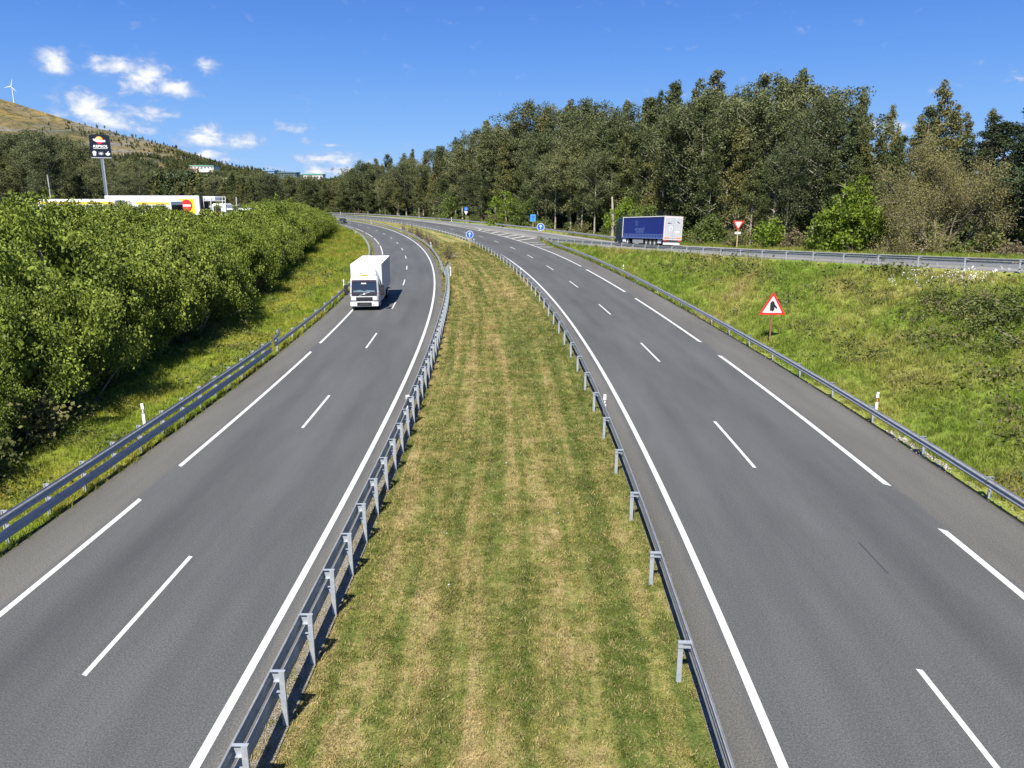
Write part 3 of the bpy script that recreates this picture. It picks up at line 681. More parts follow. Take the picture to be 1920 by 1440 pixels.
# median side of the left carriageway: tall posts, two beams, up to the flare; then single beam
PT1, SP1 = cpost(1.18), (spacer_tall(1.18, .20), lower_spacer(1.18, .20))
guardrail('double-beam guardrail on tall slotted posts along the left edge of the mown median', ol(CL, 2.7, 84, lambda s: 1.24 + .25 * ss(42, 75, s)), -1, (.40, .86), PT1, SP1, 1.9, .20,
          flares=[(0, [pt(CL, 84, 1.5), pt(CL, 87, 1.75), pt(CL, 90, 2.1)], .86)])
PT3, SP3 = cpost(.74, back=True), spacer_small(.74, .15)
guardrail('single-beam guardrail along the outside of the left carriageway bend, beyond the tall posts', ol(CL, 82, 326, lambda s: 1.15), -1, (.44,), PT3, SP3, 4., .15)
# outer side of the left carriageway: two beams near, one beam further on
PT4, SP4 = cpost(1.02), (spacer_tall(1.02, .12), lower_spacer(1.02, .12))
guardrail('two-beam guardrail beside the left verge and shrubs, nearest the viewer', ol(CL, -12, 40.5, lambda s: -8.80), 1, (.26, .70), PT4, SP4, 1.98, .12,
          flares=[(0, [pt(CL, 40.5, -8.80), pt(CL, 42.5, -9.0), pt(CL, 44.2, -9.35)], .70)])
guardrail('single-beam guardrail beside the left verge, running past the white lorry into the bend', ol(CL, 40.6, 290, lambda s: -8.80 - .35 * ss(100, 160, s)), 1, (.42,), PT3, SP3, 4., .15)
# median side of the right carriageway
PT2, SP2 = cpost(.90, .10, .06, back=True), spacer_c(.90, .22, .3)
guardrail('guardrail along the right edge of the mown median with broad spacers on grey posts', ol(CR, -8.6, 352, -5.02), 1, (.58,), PT2, SP2, 3.88, .20)
# outer side of the right carriageway, ends at the nose
def o_r(s): return 6.76 + 1.9 * ss(122, 147, s)
guardrail('guardrail at the foot of the grassy bank, ending at the rust-posted arrow sign', ol(CR, -12, 145, o_r), -1, (.44,), PT3, SP3, 4.15, .15,
          flares=[(0, [pt(CR, 145, o_r(145.)), pt(CR, 147, 8.75, -.3), pt(CR, 148.5, 9.0, -.7)], .44)])
# slip road near side
PT5, SP5 = cpost(.76, .10, .06, back=True), spacer_c(.76, .24, .3)
rl = rpt(np.arange(-28, 92.1, 1.), 0.)[:, :]; rl[:, 2] -= .04
rl = np.concatenate([rl, [(6.9, 136.5, .84), (6.6, 138.5, .8)]])
guardrail('guardrail along the top of the grassy bank in front of the blue lorry', rl, 1, (.45,), PT5, SP5, 4.0, .22,
          flares=[(0, [(6.6, 138.5, .8), (6.2, 140.2, .45), (5.9, 141.5, .1)], .45)])
# outermost guardrail in front of the forest
gi = int(np.argmin(np.abs(G[:, 1] - 128))); Gl = G[gi:]
guardrail('long outermost guardrail along the forest foot, from the blue lorry round the far bend', Gl, -1, (.44,), PT3, SP3, 4.1, .15)

# ------------------------------------------------------------------ delineators
def delin(p, h, label, amber=False, scale=1.):
    t = empty('delineator_post', tuple(p), random.uniform(-.1, .1), label=label, cat='marker post', group='white delineator posts'); h *= .72
    b = MB(); b.prism([(-.06, -.02), (.06, -.02), (.045, .05), (-.045, .05)], -.2, h - .02, 'z'); b.prism([(-.06, -.02), (.06, -.02), (.045, .05), (-.045, .05)], h - .02, h + .03, 'z', M=Matrix.Rotation(.02, 4, 'X')); b.build('post_body', M_WHITEP, t)
    MB().box(-.061, .061, -.024, -.0205, h - .40, h - .22).build('dark_band', M_BLACK, t)
    MB().box(-.03, .03, -.028, -.0245, h - .37, h - .25).build('reflector', M_AMB if amber else M_WHITEP, t)
    t.scale = (scale, scale, 1)
    return t
HD = [(CL, 25.6, -10.0, 1.35, 'white marker post on the left verge behind the near two-beam guardrail', False), (CL, 74.5, -9.35, 1.2, 'white marker post just left of the white lorry', False), (CL, 26.2, 1.0, 1.35, 'large white marker post against the tall-post median rail', False),
      (CL, 84, 1.9, 1.3, 'white marker post at the flared end of the left median rail', False), (CL, 128.3, 1.6, 1.2, 'small white marker beside the dry median shrubs on the bend', False), (CL, 186, 1.5, 1.2, 'small white marker on the bend above the hidden part of the median', False), (CL, 237, 1.7, 1.2, 'furthest small white marker on the left carriageway bend', False),
      (CL, 183, -9.6, 1.1, 'white marker post where the left verge narrows', False), (CL, 232, -9.3, 1.1, 'white marker post next to the end of the shrub row', False),
      (CR, 27.2, -4.62, 1.25, 'white marker with black band on the right median rail, nearest the viewer', False), (CR, 85.8, -4.62, 1.25, 'white marker on the right median rail below the row of lane dashes', False), (CR, 144, -4.62, 1.25, 'white marker on the right median rail beside the left arrow sign', False),
      (CR, 27.4, 7.5, 1.3, 'white marker with amber reflector behind the foreground right guardrail', True), (CR, 85.2, 7.6, 1.2, 'small white marker at the foot of the bank, mid-way to the nose', True)]
for C, s, o, h, lab, am in HD: p = pt(C, s, o)[()]; delin(p, h * (1.15 if o == 1.0 else 1), lab, am, 1.35 if o in (1.0,) else 1.0)
for (x, y, z, lab) in ((-19.3, 247, .7, 'tiny white marker above the far outer guardrail'), (-72, 326, .4, 'distant white marker at the left end of the far guardrail')): delin((x, y, z), 1.4, lab, False, 1.6)

# ------------------------------------------------------------------ signs
def disc(r_, n=40): return [(r_ * math.cos(2 * math.pi * i / n), r_ * math.sin(2 * math.pi * i / n)) for i in range(n)]
def plate(name, prof, y, th, matl, parent, zc=0., xc=0.):
    b = MB(); b.prism([(xc + p[0], zc + p[1]) for p in prof], y, y + th, 'y'); return b.build(name, matl, parent)
def rounded(prof, r_=.05, n=4):
    out = []; m = len(prof)
    for i in range(m):
        p0, p, p1 = Vector(prof[i - 1]), Vector(prof[i]), Vector(prof[(i + 1) % m]); a = (p0 - p).normalized() * r_ + p; b = (p1 - p).normalized() * r_ + p
        for k in range(n + 1):
            t = k / n; q = a.lerp(p, t).lerp(p.lerp(b, t), t); out.append((q.x, q.y))
    return out
def arrow_sign(loc, dia, zc, rz, label, postm):
    t = empty('arrow_sign', loc, rz, label=label, cat='road sign', group='blue round arrow signs'); r_ = dia / 2
    plate('sign_plate', disc(r_), -.02, .02, M_WHITE, t, zc)
    plate('blue_disc', disc(r_ * .88), -.026, .0055, M_BLUE, t, zc)
    a = r_; ar = [(-.10 * a, -.58 * a), (.10 * a, -.58 * a), (.10 * a, .18 * a), (.30 * a, .02 * a), (.36 * a, .20 * a), (0, .62 * a), (-.36 * a, .20 * a), (-.30 * a, .02 * a), (-.10 * a, .18 * a)]
    plate('arrow', ar, -.032, .0055, M_WHITE, t, zc)
    MB().box(-.05, .05, .002, .06, -.3, zc + r_ * .6).build('post', postm, t)
    return t
M_TAN = pmat('weathered_tan_post', (.42, .33, .17), .7, var=.2)
p = pt(CR, 132.5, -6.9, -.1); arrow_sign(tuple(p), 1.32, 2.55, -.04, 'blue round sign with white up arrow standing in the median grass', M_TAN)
p = pt(CR, 146.2, 9.0, -.1); arrow_sign(tuple(p), 1.5, 2.35, 0., 'blue round sign with white up arrow at the nose of the slip road', M_RUST)
# rectangular blue sign
t = empty('blue_rectangular_sign', (4.9, 180.5, .6), 0, label='upright blue rectangular sign with darker motorway end symbol in front of the lime bushes', cat='road sign')
plate('sign_plate', rounded([(-.62, -.8), (.62, -.8), (.62, .8), (-.62, .8)], .08), -.02, .02, pmat('sign_pale_blue', (.05, .26, .68), .4), t, 3.1)
plate('symbol', [(-.12, -.45), (.12, -.45), (.12, .22), (.38, .22), (.38, .42), (-.38, .42), (-.38, .22), (-.12, .22)], -.026, .0055, M_BLUE, t, 3.05)
MB().box(-.05, .05, .002, .06, -.3, 3.6).build('post', M_TAN, t)
# double sign: small blue disc over white inverted triangle
t = empty('double_sign', (-13.6, 229.5, .6), 0, label='small blue round sign above a white inverted triangle on one post by the far forest', cat='road sign')
plate('blue_disc', disc(.6), -.02, .02, M_BLUE, t, 4.1); plate('symbol', [(-.07, -.3), (.07, -.3), (.07, .1), (.2, .02), (0, .36), (-.2, .02), (-.07, .1)], -.026, .0055, pmat('sign_sky', (.35, .55, .85), .5), t, 4.1)
plate('triangle_plate', [(-.6, .42), (0, -.62), (.6, .42)], -.02, .02, M_WHITE, t, 3.0); MB().box(-.05, .05, .002, .07, -.3, 4.4).build('post', M_TAN, t)
MB().box(.5, .6, -.03, .03, -.2, 2.2).build('second_post', M_CONC, t)
# yield sign
xy = rpt(47.5, 9.6)[()]; zy = gz(xy[0], xy[1])
t = empty('yield_sign', (xy[0], xy[1], zy), .0, label='red-bordered white give way triangle with small plate below, at the forest edge', cat='road sign')
plate('sign_plate', rounded([(-.68, .40), (0, -.80), (.68, .40)], .08), -.02, .02, M_RED, t, 3.05); plate('white_face', rounded([(-.44, .26), (0, -.50), (.44, .26)], .04), -.026, .0055, M_WHITE, t, 3.05)
plate('distance_plate', [(-.36, -.13), (.36, -.13), (.36, .13), (-.36, .13)], -.02, .02, M_WHITE, t, 1.98)
me = text_mesh('200 m', .2, 'distance_text', .003); o = add('distance_text', me, t, M_BLACK); o.location = (0, -.024, 1.98); o.rotation_euler = (math.pi / 2, 0, 0)
MB().box(-.06, .06, .002, .08, -.3, 3.4).build('post', M_TAN, t)
# warning triangle (merging from the right)
p = pt(CR, 42.6, 8.1, 0.); wz = gz(float(p[0]), float(p[1]))
t = empty('warning_sign', (float(p[0]), float(p[1]), wz), -.05, label='large red-bordered warning triangle with black merging arrow on the grassy bank', cat='road sign')
T = lambda a: [(-a, -a * .577), (a, -a * .577), (0, a * 1.155)]
zc = 2.30
plate('sign_plate', rounded(T(.85), .1), -.02, .02, M_RED, t, zc); plate('white_face', rounded(T(.62), .05), -.026, .0055, M_WHITE, t, zc)
plate('merge_symbol', [(-.16, -.28), (-.07, -.20), (.0, -.30), (.07, -.20), (.12, -.25), (.12, .0), (.26, -.12), (.30, -.02), (.13, .18), (.10, .30), (-.02, .42), (-.14, .30), (-.16, .26)], -.032, .0055, M_BLACK, t, zc)
MB().box(-.045, .045, .002, .06, -.4, zc + .5).build('post', M_RUST, t)

# ------------------------------------------------------------------ vehicles
def wheel(parent, x, y, r_=.5, wdt=.3, side=1):
    wv = add('wheel', None, parent); wv.location = (x, y, r_)
    b = MB(); n = 22
    for k in range(1): b.cyl((0, 0), r_, -wdt / 2, wdt / 2, 'x', n)
    b.build('tyre', M_TYRE, wv)
    b = MB(); b.cyl((0, 0), r_ * .58, side * wdt / 2, side * (wdt / 2 + .012), 'x', 18); b.cyl((0, 0), r_ * .28, side * (wdt / 2 + .012), side * (wdt / 2 + .07), 'x', 12, r_ * .2); b.build('rim', M_RIM, wv)
    return wv
def fix_wheel(w_):  # an Empty wheel parents tyre and rim
    return w_

def white_truck():
    s0 = 58.0; p = pt(CL, s0, -5.48)[()]; th = heading(CL, s0 + 4)
    # local frame: +y backwards (away from camera), front at y=0
    t = empty('white_lorry', (p[0], p[1], p[2]), -th, label='white box lorry driving towards the viewer on the left carriageway', cat='lorry')
    W = 1.16
    # cab
    prof = [(-W, 0), (W, 0)]
    b = MB()
    secs = [(.42, -.02, W - .02), (.95, -.06, W), (1.28, -.05, W), (1.36, -.02, W), (2.55, .22, W - .04), (2.78, .36, W - .10)]
    # side-profile ring lofting: body from bottom to roof, back at y=1.75
    rings = []
    for z, yf, hw in secs:
        c = .16; rings.append([(-hw, 1.75, z), (-hw, yf + c, z), (-hw + c, yf, z), (hw - c, yf, z), (hw, yf + c, z), (hw, 1.75, z)])
    vs = [q for r_ in rings for q in r_]; fs = [tuple(range(5, -1, -1)), tuple(range(len(vs) - 6, len(vs)))]
    for i_ in range(len(rings) - 1):
        for j_ in range(6): fs.append((i_ * 6 + j_, i_ * 6 + (j_ + 1) % 6, (i_ + 1) * 6 + (j_ + 1) % 6, (i_ + 1) * 6 + j_))
    b.poly(vs, fs); b.build('cab', M_WHITE, t)
    # windscreen with black surround
    def yf(z): return float(np.interp(z, [q[0] for q in secs], [q[1] for q in secs]))
    def front(name, prof, off, matl, par=None):
        vs = [(x, yf(z) - off, z) for x, z in prof] + [(x, yf(z) - off + .03, z) for x, z in prof]; n = len(prof)
        bb = MB(); bb.poly(vs, [tuple(range(n)), tuple(range(n, 2 * n))[::-1]] + [((i_ + 1) % n, i_, n + i_, n + (i_ + 1) % n) for i_ in range(n)]); return bb.build(name, matl, par or t)
    M_SUR = pmat('windscreen_surround', (.030, .026, .030), .25)
    front('windscreen_surround', rounded([(-1.03, 1.22), (1.03, 1.22), (1.05, 1.36), (1.0, 2.52), (-1.0, 2.52), (-1.05, 1.36)], .1), .012, M_SUR)
    front('windscreen', [(-.96, 1.52), (.96, 1.52), (.93, 2.30), (.0, 2.36), (-.93, 2.30)], .022, M_GLASS)
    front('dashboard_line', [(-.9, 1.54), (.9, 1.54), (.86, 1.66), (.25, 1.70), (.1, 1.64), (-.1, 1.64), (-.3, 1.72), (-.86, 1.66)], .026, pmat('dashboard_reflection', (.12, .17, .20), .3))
    front('sun_visor', [(-.98, 2.33), (0, 2.40), (.98, 2.33), (.96, 2.50), (-.96, 2.50)], .06, pmat('tinted_visor', (.05, .035, .045), .2))
    front('mirror_card', [(-.22, 2.20), (.18, 2.20), (.18, 2.28), (-.22, 2.28)], .027, M_LIGHTG)
    front('diagonal_badge', [(-.42, 1.28), (-.38, 1.25), (.46, 1.54), (.42, 1.57)], .034, M_RIM)
    front('badge', [(x * .08, 1.41 + z * .08) for x, z in disc(1, 12)], .04, M_RIM)
    for zz in (1.30, 1.36): front('wiper', [(-.7, zz + .14), (-.68, zz + .12), (.1, zz + .06), (.1, zz + .08)], .036, M_BLACK)
    # grille and bumper
    b = MB(); b.box(-.68, .68, -.085, -.03, .88, 1.14, bev=.02); b.build('grille', M_BLACK, t)
    g_ = MB()
    for zz in (.93, 1.0, 1.07): g_.box(-.64, .64, -.10, -.086, zz, zz + .02)
    g_.build('grille_bar', M_CHAS, t)
    b = MB(); b.box(-W, W, -.16, .55, .34, .80, bev=.07); b.build('bumper', M_WHITE, t)
    b = MB(); b.box(-.60, .60, -.18, -.155, .43, .72, bev=.03); b.build('lower_grille', M_BLACK, t)
    MB().box(-.40, .40, -.19, -.175, .52, .60).build('number_plate_recess', M_CHAS, t)
    MB().box(-1.14, 1.14, -.14, .3, .80, .86).build('bumper_gap', M_BLACK, t)
    for sx in (-1, 1):
        b = MB(); b.poly([(sx * .66, -.165, .50), (sx * 1.10, -.155, .50), (sx * 1.12, -.155, .76), (sx * .80, -.165, .76), (sx * .66, -.13, .5), (sx * 1.10, -.12, .5), (sx * 1.12, -.12, .76), (sx * .80, -.13, .76)], [(0, 1, 2, 3), (4, 7, 6, 5), (0, 4, 5, 1), (1, 5, 6, 2), (2, 6, 7, 3), (3, 7, 4, 0)]); h = b.build('headlight', M_HEAD, t)
        MB().cyl((sx * .85, .63), .08, -.175, -.160, 'y', 12).build('lamp', M_LIGHTG, h)
        b = MB(); b.box(sx * 1.13 - .01, sx * 1.13 + .03 * sx + .01, .6, 1.35, 1.5, 2.28); b.build('side_window', M_GLASS, t)
        # mirrors on arms
        mr = MB(); mr.box(sx * 1.47 - .15, sx * 1.47 + .15, -.10, .12, 1.30, 1.84, bev=.04); mr.box(sx * 1.47 - .15, sx * 1.47 + .15, -.10, .12, 1.835, 2.16, bev=.04); mi = mr.build('mirror', M_BLACK, t)
        MB().tube([(sx * 1.08, .10, 2.18), (sx * 1.42, .03, 2.14)], .02).tube([(sx * 1.1, .1, 1.44), (sx * 1.42, .03, 1.46)], .02).build('mirror_arm', M_BLACK, mi)
        MB().box(sx * 1.17 - .02, sx * 1.17 + .02, -.0, .12, .98, 1.2).build('corner_deflector', M_BLACK, t)
    # roof air deflector
    rings = []
    for z, y0, y1, hw in ((2.62, .42, 1.75, 1.02), (2.95, .46, 1.75, .98), (3.16, .62, 1.75, .90), (3.30, .95, 1.75, .80)):
        rings.append([(-hw, y1, z), (-hw, y0 + .22, z), (-hw + .2, y0, z), (hw - .2, y0, z), (hw, y0 + .22, z), (hw, y1, z)])
    vs = [q for r_ in rings for q in r_]; fs = [tuple(range(5, -1, -1)), tuple(range(18, 24))]
    for i_ in range(3):
        for j_ in range(6): fs.append((i_ * 6 + j_, i_ * 6 + (j_ + 1) % 6, (i_ + 1) * 6 + (j_ + 1) % 6, (i_ + 1) * 6 + j_))
    df_ = MB().poly(vs, fs).build('roof_deflector', M_WHITE, t)
    MB().poly([(-.46, .430, 2.80), (.44, .430, 2.80), (.34, .436, 2.90), (.05, .450, 2.98), (-.25, .436, 2.90)], [(0, 1, 2, 3, 4)]).build('company_mark', M_OR2, df_)
    MB().poly([(-.40, .475, 3.01), (-.12, .475, 3.01), (-.12, .515, 3.08), (-.40, .515, 3.08)], [(0, 1, 2, 3)]).build('company_mark', M_BLACK, df_)
    # box body
    z0, z1 = 1.02, 3.60; y0, y1 = 2.1, 11.0; X = 1.275
    M_BOXW = pmat('box_panel_white', (.52, .53, .52), .5, var=.05, dirt=.18)
    MB().box(-X, X, y0, y1, z0, z1, bev=.03).build('box_body', M_BOXW, t)
    for k in range(3): MB().box(-X - .004, X + .004, y0 + 2.2 * (k + 1), y0 + 2.2 * (k + 1) + .03, z0 + .02, z1 - .02).build('panel_joint', M_SIGNBACK, t)
    MB().box(-X - .012, X + .012, y0 - .012, y1 + .012, z1 - .01, z1 + .05).build('roof_rail', M_WHITEP, t)
    MB().box(-.32, .32, y0 + .1, y1 - .1, z1 + .05, z1 + .056).build('roof_panel', pmat('translucent_roof', (.62, .64, .62), .5), t)
    for sx in (-1, 1):
        MB().box(sx * (X - .0) - .02, sx * X + .02, y0 - .022, y0 + .06, z0, z1 + .03).build('corner_trim', M_LIGHTG, t)
        lt = MB()
        for k in range(11): lt.box(sx * X - .008, sx * X + .008, 5.0 + k * .42, 5.0 + k * .42 + (.10, .26, .16)[k % 3], 3.05, 3.38)
        lo_ = lt.build('side_lettering', pmat('grey_lettering', (.44, .46, .48), .5), t); lo_['kind'] = 'stuff'
    MB().box(-.9, .9, 1.8, y1, .62, 1.0).build('chassis', M_CHAS, t)
    for sx in (-1, 1):
        MB().box(sx * 1.12 - .03, sx * 1.12 + .03, 3.2, 6.9, .42, .86).build('side_guard', M_SIGNBACK, t)
        for yy in (1.25,): wheel(t, sx * 1.0, yy, .48, .3, sx)
        for yy in (8.2,): wheel(t, sx * .98, yy, .48, .46, sx)
        MB().box(sx * 1.03 - .22, sx * 1.03 + .22, 8.8, 8.83, .15, .6).build('mudflap', M_BLACK, t)
    MB().box(.80, 1.14, 1.95, 2.9, .45, 1.0, bev=.05).build('fuel_tank', M_SIGNBACK, t)
    MB().box(-1.2, 1.2, y1 - .1, y1, .5, .62).build('rear_bumper', M_CHAS, t)
    return t
white_truck()

def blue_truck():
    # rear-left corner of the trailer at (19.3,98.3); heads away up the slip road
    dirv = Vector((15.9 - 19.26, 111.6 - 98.3, 0)).normalized(); rz = math.atan2(-dirv.x, dirv.y)
    right = Vector((dirv.y, -dirv.x, 0)); c = Vector((19.26, 98.3, 0)) + right * 1.275
    zg = gz(c.x, c.y); t = empty('blue_lorry', (c.x, c.y, zg + .02), rz, label='articulated lorry with dark blue curtain-sided trailer on the slip road', cat='lorry')
    slope = -.043; t.rotation_euler = (slope, .05, rz)
    X = 1.275; z0, z1 = 1.12, 4.0; L = 13.6
    MB().box(-X, X, .02, L, z0, z1 - .1).build('trailer_body', M_CURT, t)
    MB().box(-X - .01, X + .01, 0, L + .02, z1 - .1, z1).build('roof', M_WHITEP, t)
    for sx in (-1, 1):
        MB().box(sx * X - .02, sx * X + .02, .05, L, z1 - .24, z1 - .10).build('top_rail', M_NAVY, t)
        MB().box(sx * X - .035, sx * X + .035, .05, L - .05, z0 - .02, z0 + .12).build('side_raver', M_LASH, t)
        MB().box(sx * X - .022, sx * X + .022, .05, L - .05, z0 + .47, z0 + .55).build('strap_band', M_LASH, t)
        me = MB().box(sx * X - .026, sx * X + .026, -.05, .05, z0 + .12, z0 + .47).mesh('strap')
        for k in range(26): add('strap', me, t, M_LASH, (0, .5 + k * .5, 0))
        MB().box(sx * X - .03, sx * X + .03, L - .12, L + .03, z0 - .05, z1).build('front_corner_post', M_LIGHTG, t)
        MB().box(sx * X - .035, sx * X + .035, L - .1, L + .0, z0 + .6, z0 + 1.5).build('marking_strip', M_WHITE, t)
        o = add('side_lettering', text_mesh('aerosapiad', .72, 'side_lettering', .004, .01), t, M_CURTL); o.location = (sx * (X + .006), 7.6, 2.35); o.rotation_euler = (math.pi / 2, 0, sx * math.pi / 2)
        o = add('side_lettering', text_mesh('transporte', .55, 'side_lettering', .004, .008), t, M_CURTL); o.location = (sx * (X + .006), 7.5, 1.98); o.rotation_euler = (math.pi / 2, 0, sx * math.pi / 2)
        for dy in (-.18, .22, .5):
            MB().poly([(sx * (X + .008), 8.5 + dy - .09, 2.72), (sx * (X + .008), 8.5 + dy + .03, 2.72), (sx * (X + .008), 8.5 + dy + .12, 3.5), (sx * (X + .008), 8.5 + dy - .02, 3.5)], [(0, 1, 2, 3)]).build('emblem_stroke', M_CURTL, t)
    # rear doors
    MB().box(-X - .015, X + .015, -.04, .03, z0 - .12, z1 + .005).build('door_frame', M_PINK, t)
    for sx in (-1, 1):
        d = MB().box(min(sx * .01, sx * 1.16), max(sx * .01, sx * 1.16), -.075, -.04, z0 + .08, z1 - .22).build('rear_door', M_SILV, t)
        MB().box(sx * .45 - .012, sx * .45 + .012, -.10, -.076, z0 + .1, z1 - .25).box(sx * .85 - .012, sx * .85 + .012, -.10, -.076, z0 + .1, z1 - .25).build('lock_rod', M_PINK, d)
        MB().box(sx * .86 - .30, sx * .86 + .30, -.086, -.076, z0 + .10, z0 + .24).build('reflective_plate', M_ORANGE, d)
    MB().box(-.82, -.30, -.082, -.076, 3.05, 3.16).build('door_text_strip', M_NAVY, t)
    MB().box(-.25, .18, -.003, .003, -.05, .05, M=Matrix.Translation((.72, -.08, 3.2)) @ Matrix.Rotation(.6, 4, 'Y')).build('door_stripe', M_NAVY, t)
    b = MB()
    ring = [(.30 * math.cos(a), .32 * math.sin(a)) for a in np.linspace(0, 2 * math.pi, 20, endpoint=False)]; rin = [(.22 * math.cos(a), .24 * math.sin(a)) for a in np.linspace(0, 2 * math.pi, 20, endpoint=False)]
    vs = [(x - .35, -.08, z + 2.45) for x, z in ring] + [(x - .35, -.08, z + 2.45) for x, z in rin]
    b.poly(vs, [(i_, (i_ + 1) % 20, 20 + (i_ + 1) % 20, 20 + i_) for i_ in range(20)]).build('ring_logo', M_WHITE, t)
    MB().box(.25, .92, -.081, -.076, 1.95, 2.12).build('door_text_strip', M_WHITE, t)
    # underrun, lights, chassis
    MB().box(-1.15, 1.15, .15, .25, .40, .78).build('rear_underrun_board', M_WHITE, t)
    MB().box(-1.24, 1.24, .02, .3, .84, 1.0).build('rear_beam', M_CHAS, t)
    for sx in (-1, 1): MB().box(sx * 1.0 - .18, sx * 1.0 + .18, -.0, .05, .84, .96).build('tail_light', M_RED, t)
    MB().box(-.5, .5, .3, L - .5, .85, 1.08).build('chassis', M_CHAS, t)
    for sx in (-1, 1):
        for yy in (2.6, 3.9, 5.2): wheel(t, sx * 1.05, yy, .5, .38, sx)
        MB().box(sx * 1.18 - .03, sx * 1.18 + .03, 6.4, 9.9, .45, .95).build('side_guard', M_SIGNBACK, t)
        MB().box(sx * 1.05 - .1, sx * 1.05 + .1, 1.0, 1.9, .55, 1.0).build('toolbox', M_LIGHTG, t)
        for yy in (11.6,): wheel(t, sx * .98, yy, .5, .55, sx)
        wheel(t, sx * 1.03, 15.3, .5, .32, sx)
    # tractor
    MB().box(-1.2, 1.2, 14.2, 16.4, .95, 3.55, bev=.14).build('cab', M_DARKT, t)
    MB().box(-1.1, 1.1, 14.3, 16.0, 3.5, 3.92, bev=.14).build('roof_deflector', M_DARKT, t)
    MB().box(-1.24, 1.24, 14.0, 16.5, .4, .97, bev=.05).build('skirt', M_DARKT, t)
    MB().box(-.5, .5, 11, 14.2, .7, 1.0).build('tractor_frame', M_CHAS, t)
    for sx in (-1, 1):
        MB().box(sx * 1.22 - .03, sx * 1.22 + .03, 13.55, 14.25, 1.0, 3.7).build('side_fairing', M_DARKT, t)
        MB().box(sx * 1.205 - .01, sx * 1.205 + .012, 15.2, 16.1, 1.9, 2.7).build('side_window', M_GLASS, t)
        MB().box(sx * 1.45 - .1, sx * 1.45 + .1, 16.2, 16.35, 1.9, 2.7, bev=.04).build('mirror', M_BLACK, t)
        MB().cyl((sx * 1.0, 13.2), .0, 0, .01).build('coupling', M_CHAS, t) if False else None
        MB().box(sx * .9 - .3, sx * .9 + .3, 12.5, 13.6, .5, 1.05, bev=.06).build('fuel_tank', M_LIGHTG, t)
blue_truck()

def car(C, s, o, col, label):
    p = pt(C, s, o)[()]; th = heading(C, s); t = empty('car', tuple(p), -th, label=label, cat='car')
    side = [(-2.1, .35), (-2.12, .75), (-1.9, .92), (-1.1, 1.0), (-.5, 1.40), (.9, 1.45), (1.7, 1.05), (2.1, .95), (2.15, .4)]
    MB().prism([(y, z) for y, z in side], -.85, .85, 'x').build('body', col, t)
    MB().prism([(-1.15, 1.01), (-.56, 1.36), (-.5, 1.38), (-1.1, .99)], -.72, .72, 'x', M=Matrix.Translation((0, -.02, .0))).build('windscreen', M_GLASS, t)
    for sx in (-1, 1):
        MB().prism([(-.9, 1.02), (-.45, 1.35), (.85, 1.38), (1.4, 1.05)], sx * .855, sx * .865, 'x').build('side_window', M_GLASS, t)
        MB().box(sx * .62 - .16, sx * .62 + .16, -2.15, -2.08, .62, .78).build('headlight', M_HEAD, t)
        for yy in (-1.3, 1.3): wheel(t, sx * .78, yy, .32, .2, sx)
    MB().box(-.45, .45, -2.16, -2.1, .4, .58).build('grille', M_BLACK, t)
car(CL, 249, -4.7, pmat('dark_car_paint', (.02, .022, .03), .25, coat=.6), 'small dark car coming round the far left bend')

# ---- service area on the left, seen over the shrubs
def coach(loc, rz, label, body, L=11.5, stripe=None, zt=3.35, name='coach'):
    t = empty(name, loc, rz, label=label, cat='coach')
    MB().box(-L / 2, L / 2, -1.25, 1.25, .35, zt, bev=.16).build('body', body, t)
    for sy in (-1, 1):
        k = 0; x = -L / 2 + .5
        while x < L / 2 - 1.2:
            MB().box(x, x + 1.15, sy * 1.255 - .006, sy * 1.255 + .006, 1.55, 2.75).build('window', M_GLASS, t); x += 1.32
        if stripe: MB().box(-L / 2 + .2, L / 2 - .2, sy * 1.258 - .006, sy * 1.258 + .006, 2.85, 3.2).build('roof_stripe', stripe, t)
    MB().box(L / 2 - .01, L / 2 + .01, -1.1, 1.1, 1.35, 2.8).build('windscreen', M_GLASS, t)
    for sx in (-L * .32, L * .3):
        for sy in (-1, 1):
            wv = add('wheel', None, t); wv.location = (sx, sy * 1.1, .48); MB().cyl((0, 0), .48, -.15, .15, 'y', 18).build('tyre', M_TYRE, wv); MB().cyl((0, 0), .27, sy * .15, sy * .165, 'y', 14).build('rim', M_RIM, wv)
    return t
SZ = 5.0
coach((-62.5, 113, SZ), -.05, 'long white and yellow coach parked behind the shrubs, mostly hidden by leaves', M_WHITEP, 11.5, M_YEL, 3.55)
coach((-52.6, 116.0, SZ - .1), -.32, 'short yellow and white coach with one window showing above the shrubs', M_WHITEP, 6.5, M_YEL, 3.45)
t = empty('white_trailer', (-56.8, 124.5, SZ), -.12, label='long white semi-trailer with a yellow square logo parked behind the coaches', cat='trailer')
MB().box(-8, 8, -1.28, 1.28, 1.05, 4.0, bev=.04).build('box_body', M_WHITE, t); MB().box(7.9, 8.06, -1.28, 1.28, 1.0, 4.02).build('rear_frame', M_CHAS, t)
for k in range(3):
    for sy in (-1, 1): MB().cyl((4 + k * 1.3, .5), .5, sy * 1.0 - .15, sy * 1.0 + .15, 'y', 16).build('wheel', M_TYRE, t)
lg = MB().box(4.5, 7.1, -1.30, -1.285, 1.25, 3.5).build('logo_panel', M_YEL2, t)
MB().cyl((5.8, 2.5), .92, -1.308, -1.301, 'y', 32).build('logo_disc', M_RED, lg); MB().box(5.15, 6.45, -1.316, -1.309, 2.33, 2.67).build('logo_band', M_WHITE, lg)
t = empty('car_transporter', (-46.5, 124, SZ - .1), -.1, label='white lorry cab with ladder racks parked right of the white trailer', cat='lorry')
